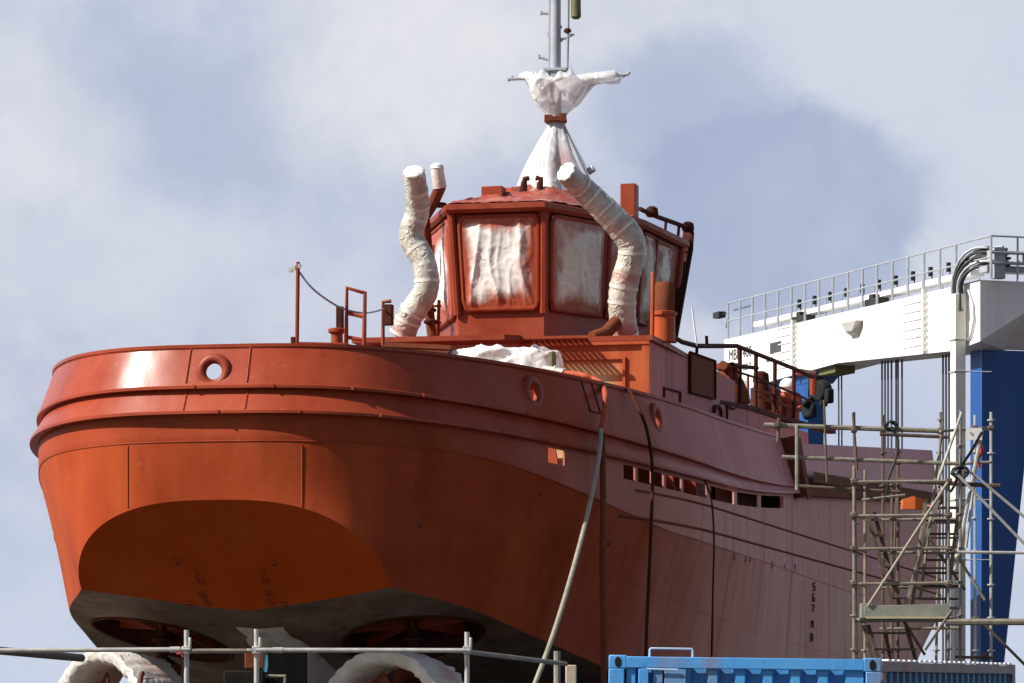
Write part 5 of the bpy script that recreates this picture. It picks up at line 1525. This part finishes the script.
# ================================================================== SCAFFOLD TOWER
tw0 = P(855, 690, 55); tw0.z = 0
tower = empty('scaffold_tower', tw0, 'tube scaffold stair tower standing beside the tug, right of the blue container', 'scaffold')
def L_(p): return Vector(p) - tw0
def tubeP(name, a, b, r=.023, mat='galvdull', n=8):
    mb = MB(); mb.tube([L_(a), L_(b)], r, n); return mb.build(name, M[mat], tower)
YF, YB = 55.0, 56.5
def pole(px, ytop, Y, mat='galvdull', px2=None, r=.023, zb=0.0):
    a = P(px, ytop, Y); b = P(px2 if px2 is not None else px, 690, Y); b.z = zb
    o = tubeP('standard', a, b, r, mat); 
    mb = MB(); z = .4
    while z < a.z - .1:
        q = a.lerp(b, (a.z - z) / (a.z - b.z)); mb.lathe(L_(q), [(.03, -.012), (.058, -.01), (.058, .01), (.03, .012)], 10); z += .5
    mb.build('rosette', M[mat], o)
    return o
pole(854, 466, YF); pole(865, 470, YB - .3, 'galv' if False else 'galvdull'); pole(948.5, 480, YF, 'galvdull'); pole(960.5, 410, YF + .2, 'galvdull', 960)
pole(892, 478, YB, 'rusttube'); pole(898, 440, YB + .1, 'rusttube'); pole(883, 415, YB + .3, 'rusttube'); pole(975, 415, YB, 'galv'); pole(991, 412, YB + .3, 'galv')
pole(940.5, 412, YB + .2, 'galvdull', 933); pole(854, 412, YB + 2, 'rusttube', 858); 
# ledgers
def ledger(xa, ya, xb, yb, Ya, Yb=None, mat='galvdull', r=.023): return tubeP('ledger', P(xa, ya, Ya), P(xb, yb, Yb or Ya), r, mat)
for y in (482, 516, 549, 584): ledger(852, y, 951, y - 1, YF - .05)
for y in (482, 516, 549, 584, 620): ledger(854, y, 865, y + 2, YF, YB - .3)
for y in (516, 549, 584, 605, 625): ledger(880, y + 4, 960, y + 3, YB)
ledger(764, 425, 942, 431, YF + .6, None, 'galvdull', .038); ledger(782, 457, 965, 464, YF + .6, None, 'galvdull', .032)
ledger(795, 486, 900, 492, YF + .9, None, 'rusttube', .028); ledger(940, 431, 990, 428, YF + .4, YB + .2)
ledger(946, 552, 1040, 553, YF, None, 'galv'); ledger(946, 622, 1040, 622, YF - .1, None, 'galvdull', .05); ledger(960, 464, 992, 462, YB); ledger(955, 657, 995, 658, YF + .2, None, 'rusttube')
ledger(880, 434, 948, 437, YF + 1.6, None, 'rusttube', .03)
ledger(890, 480, 1000, 486, YF + .3, None, 'rusttube', .035)
# braces
def brace(xa, ya, xb, yb, Ya, Yb=None, mat='galvdull', r=.023): return tubeP('brace', P(xa, ya, Ya), P(xb, yb, Yb or Ya), r, mat)
brace(868, 606, 948, 482, YF - .1); brace(958, 475, 1040, 560, YF - .15, None, 'galv'); brace(966, 468, 1040, 530, YF + .2, None, 'galv'); brace(960, 560, 985, 600, YF + .1)
brace(985, 625, 1040, 680, YF + .1, None, 'rusttube'); brace(925, 650, 952, 610, YF - .12, None, 'rusttube'); brace(903, 620, 925, 655, YF + .4, None, 'rusttube'); brace(930, 540, 965, 590, YF + .7, None, 'rusttube')
brace(938, 480, 962, 412, YF + .1, None, 'galv'); brace(955, 570, 982, 430, YF + .4, None, 'galv', .03); brace(966, 548, 978, 450, YF + .5, None, 'galv'); brace(920, 600, 942, 430, YF + .8, None, 'galvdull')
brace(890, 650, 898, 470, YB + .2, None, 'rusttube', .02); brace(862, 500, 905, 495, YF + .2, None, 'galvdull', .02)
# two flights: stair stringers with treads
def flight(x0a, y0, x1a, y1, x0b, x1b, Y, nst, mat, tm):
    mb = MB(); mb.bar(L_(P(x0a, y0, Y)), L_(P(x1a, y1, Y)), .05, .09, (0, 1, 0)); mb.bar(L_(P(x0b, y0, Y + .55)), L_(P(x1b, y1, Y + .55)), .05, .09, (0, 1, 0)); st = mb.build('stair_flight', M[mat], tower)
    mb = MB()
    for k in range(nst):
        f_ = (k + .5) / nst
        a = L_(P(x0a + (x1a - x0a) * f_, y0 + (y1 - y0) * f_, Y)); b = L_(P(x0b + (x1b - x0b) * f_, y0 + (y1 - y0) * f_, Y + .55))
        mb.bar(a, b, .16, .03)
    mb.build('tread', M[tm], st)
flight(867, 512, 893, 606, 874, 900, YF + .3, 6, 'rusttube', 'rusttube')
flight(905, 606, 938, 500, 946, 960, YF + .4, 7, 'galvdull', 'rusttube')
flight(864, 625, 880, 690, 906, 924, YF + .2, 4, 'rusttube', 'rusttube')
flight(868, 625, 888, 690, 884, 896, YF + .5, 4, 'rusttube', 'rusttube')
mb = MB(); mb.bar(L_(P(926, 500, YF + .9)), L_(P(912, 606, YF + .9)), .04, .2, (0, 1, 0)); mb.build('stair_flight', M['galvdull'], tower)
mb = MB()
for k in range(8): mb.bar(L_(P(928 - k * 1.2, 508 + k * 13, YF + 1.0)), L_(P(958, 508 + k * 13, YF + 1.0)), .18, .03)
mb.build('tread', M['rusttube'], tower)
# working platform with toe board
a = L_(P(860, 618, YF)); b = L_(P(955, 618, YF))
mb = MB(); mb.bar(a + Vector((0, .45, -.02)), b + Vector((0, .45, -.02)), .9, .05); mb.build('platform', M['board'], tower, bevel=.006)
a = L_(P(864, 612, YF - .08)); b = L_(P(950, 610, YF - .08)); mb = MB(); mb.bar(a, b, .03, .18, (0, 0, 1)); mb.build('toe_board', M['board'], tower, bevel=.006)
a = L_(P(866, 617.5, YF - .12)); b = L_(P(948, 617.5, YF - .12)); mb = MB(); mb.bar(a, b, .03, .03); mb.build('platform_edge', M['yellowed'], tower)
a = L_(P(862, 603, YF + .2)); mb = MB(); mb.box(L_(P(866, 611, YF + .1)), (.16, .3, .22)); mb.build('toe_board', M['board'], tower, bevel=.006)
# couplers
for (px, py, Y) in ((854, 482, YF), (854, 516, YF), (854, 549, YF), (854, 584, YF), (949, 481, YF), (949, 515, YF), (949, 549, YF), (949, 584, YF), (940, 431, YF + .6), (960, 464, YF + .6), (975, 428, YB), (991, 428, YB), (883, 430, YB), (898, 462, YB), (952, 552, YF), (975, 462, YB), (985, 655, YF + .2), (854, 430, YF + .6), (776, 426, YF + .6)):
    mb = MB(); mb.box(L_(P(px, py, Y - .02)), (.085, .11, .08)); mb.tube([L_(P(px, py, Y - .1)) + Vector((-.05, 0, 0)), L_(P(px, py, Y - .1)) + Vector((.05, 0, 0))], .018, 6); mb.build('coupler', M['rusttube'], tower, bevel=.01)
# stub uprights on the cantilever
for (px, ya, yb) in ((776, 420, 441), (824, 340, 480)):
    pass
tubeP('standard', P(824, 400, YF + .55), P(827, 482, YF + .55), .018, 'rusttube'); tubeP('standard', P(853, 413, YF + .55), P(857, 470, YF + .55), .02, 'rusttube'); tubeP('standard', P(779, 418, YF + .55), P(778, 442, YF + .55), .03, 'rusttube'); tubeP('standard', P(797, 425, YF + .55), P(797, 490, YF + .55), .03, 'galvdull')
# things hanging on it
def sheet(name, pts, Y, mat, label, cat, th=.01):
    q = [P(x, y, Y) for x, y in pts]; c = sum(q, Vector()) / len(q)
    mb = MB(); n_ = len(q); mb.add([p for p in q] + [p + Vector((0, th, 0)) for p in q], [tuple(range(n_)), tuple(range(n_, 2 * n_))[::-1]] + [(i, n_ + i, n_ + (i + 1) % n_, (i + 1) % n_) for i in range(n_)])
    return tag(mb.build(name, mat, None, smooth=0), label, cat)
sg_ = empty('notice_board', P(974, 434, YF + .35), 'small white notice board tied to the scaffold by its tallest poles', 'sign')
pcen = P(974, 434, YF + .35)
q = [P(x, y, YF + .35) - pcen for x, y in ((966, 440), (982, 440), (982, 428), (966, 428))]
mb = MB(); mb.add(q + [p + Vector((0, .01, 0)) for p in q], [(0, 1, 2, 3), (7, 6, 5, 4), (0, 4, 5, 1), (1, 5, 6, 2), (2, 6, 7, 3), (3, 7, 4, 0)]); mb.build('board', M['whitesign'], sg_, smooth=0)
mb = MB(); mb.box(P(971, 433, YF + .34) - pcen, (.02, .006, .03)); mb.build('mark', M['redcloth'], sg_)
sheet('orange_bag', [(902, 509), (924, 509), (923, 499), (913, 496), (903, 499)], YB + .5, M['orangecloth'], 'bright orange cloth bag hanging below the scaffold ledger at the hull', 'bag', .2)
def coil(name, px, py, Y, Rr, r, mat, label, cat, seed):
    rr_ = random.Random(seed); c = P(px, py, Y); pts = []
    for k in range(90):
        a = k * .42; pts.append(c + Vector((math.cos(a) * Rr * (1 + .2 * rr_.uniform(-1, 1)), .06 * math.sin(k * .7) + rr_.uniform(-.03, .03), math.sin(a) * Rr * .7 * (1 + .2 * rr_.uniform(-1, 1)))))
    mb = MB(); mb.tube(pts, r, 6); return tag(mb.build(name, mat, None), label, cat)
coil('rope_coil', 891, 426, YF + .5, .085, .018, M['black'], 'tangled black rope bundle on the upper scaffold ledger', 'rope', 3)
coil('rope_coil', 960, 472, YF + .1, .11, .02, M['black'], 'black rope tangle knotted where the slanting poles meet', 'rope', 5)
hose('hanging_strap', [P(980, 428, YB - .1), P(978, 440, YB - .12), P(981, 450, YB - .12), P(977, 460, YB - .1), P(979, 468, YB - .1)], .04, M['redcloth'], 'red strap hung between the two tallest scaffold poles', 'strap', 'x' and 8)
hose('hanging_rope', [P(891, 428, YF + .45), P(898, 440, YF + .45), P(896, 458, YF + .45), P(889, 478, YF + .45), P(886, 500, YF + .5)], .02, M['black'], 'black rope trailing down from the bundle on the scaffold ledger', 'rope', 8)
hose('hanging_rope', [P(982, 432, YF + .2), P(972, 450, YF + .2), P(962, 466, YF + .2), P(954, 486, YF + .2), P(950, 492, YF + .2)], .022, M['black'], 'black cable looped from the notice board down to the knotted poles', 'cable', 8)

# ================================================================== FOREGROUND GUARD RAIL
YR = 30.0
r0 = P(186, 690, YR); r0.z = 0
gr = empty('guard_railing', r0, 'galvanised scaffold tube railing in front of the wrapped nozzles', 'railing')
def LR(p): return Vector(p) - r0
for px, yt in ((186.5, 630), (256.5, 629), (467, 632)):
    a = P(px, yt, YR); b = Vector((a.x, a.y, 0)); mb = MB(); mb.tube([LR(a), LR(b)], .020, 12); mb.build('post', M['galv'], gr)
for (xa, ya, xb, yb, Yb_, mt) in ((-30, 650.5, 190, 649.5, YR, 'galv'), (256, 650, 470, 650.5, YR, 'galv'), (187, 651, 256, 651, YR + .1, 'galvdull'), (468, 652, 566, 664, YR + 1.5, 'galvdull')):
    mb = MB(); mb.tube([LR(P(xa, ya, YR - .05)), LR(P(xb, yb, Yb_ - .05))], .019, 12); mb.build('rail', M[mt], gr)
mb = MB(); mb.tube([LR(P(-30, 700, YR)), LR(P(600, 700, YR))], .024, 10); mb.build('rail', M['galv'], gr)
for px in (186.5, 256.5, 467):
    c = LR(P(px, 650, YR - .02))
    mb = MB(); mb.box(c, (.062, .085, .06)); mb.tube([c + Vector((.03, -.03, -.02)), c + Vector((.03, -.03, .10))], .012, 8); mb.box(c + Vector((-.05, -.02, 0)), (.045, .05, .02)); mb.build('coupler', M['galv'], gr, bevel=.01)
mb = MB(); mb.tube([LR(P(170, 649.7, YR - .05)), LR(P(180, 649.6, YR - .05))], .025, 12); mb.build('sleeve', M['galv'], gr)
mb = MB(); mb.tube([LR(P(273, 650.1, YR - .05)), LR(P(283, 650.1, YR - .05))], .024, 12); mb.build('sleeve', M['galv'], gr)
a = P(-30, 648, 44); b = P(82, 658, 46)
mb = MB(); mb.tube([a, b], .05, 10); tag(mb.build('loose_tube', M['rusttube'], None), 'dark slanting tube behind the railing at the left nozzle', 'tube')
for k, px in enumerate((85, 91)):
    pass
mb = MB(); mb.tube([P(557, 651, 33), P(557, 700, 33)], .03, 8); tag(mb.build('prop_tube', M['galvdull'], None), 'short upright tube below the pale slanting hose', 'tube')
mb = MB(); mb.box(P(571, 676, 34), (.10, .12, .20)); tag(mb.build('timber_block', M['paleblock'], None, bevel=.01), 'pale timber block beside the short upright tube', 'block')

# gear under the hull
yq = 51.0
mb = MB(); a = P(233, 671, yq); b = P(300, 683, yq)
root = empty('equipment_case', P(262, 683, yq), 'dark equipment case on stand under the hull between the two nozzles', 'equipment')
rq = P(262, 683, yq)
mb = MB(); mb.box(P(245, 684, yq) - rq, (.55, .5, .36)); mb.build('case', M['blackmatte'], root, bevel=.02)
mb = MB(); mb.box(P(284, 668, yq + .5) - rq, (.58, .5, .55), Matrix.Rotation(.2, 3, 'Z')); mb.build('case', M['blackmatte'], root, bevel=.03)
mb = MB(); mb.tube([P(263, 676, yq) - rq, P(285, 676, yq) - rq, P(285, 690, yq) - rq], .025, 8); mb.build('handle', M['galvdull'], root)
mb = MB(); mb.box(P(256, 660, yq + .6) - rq, (.3, .2, .25)); mb.build('cover', M['brown'], root, bevel=.02)
mb = MB(); mb.box(Vector((0, .3, -1.2)), (1.0, .8, 1.9 - .2)); mb.build('stand', M['rusttube'], root, bevel=.02)
sheet('tape_strip', [(264.5, 672), (267, 672), (268, 664), (267.5, 655), (266, 655), (265, 662)], yq - .4, M['tape'], 'teal tape strip hanging beside the post under the hull', 'tape', .01)
hose('red_twine', [P(176, 651, YR - .1), P(178, 654, YR - .1), P(181, 653, YR - .1), P(183, 657, YR - .1)], .008, M['redcloth'], 'red cord scrap tied to the railing near its left post', 'cord', 6)
hose('hanging_twine', [P(143, 671, 58), P(141, 680, 58), P(140, 690, 58), P(140, 710, 58)], .03, M['brown'], 'brown cord hanging inside the left wrapped nozzle', 'cord', 6)
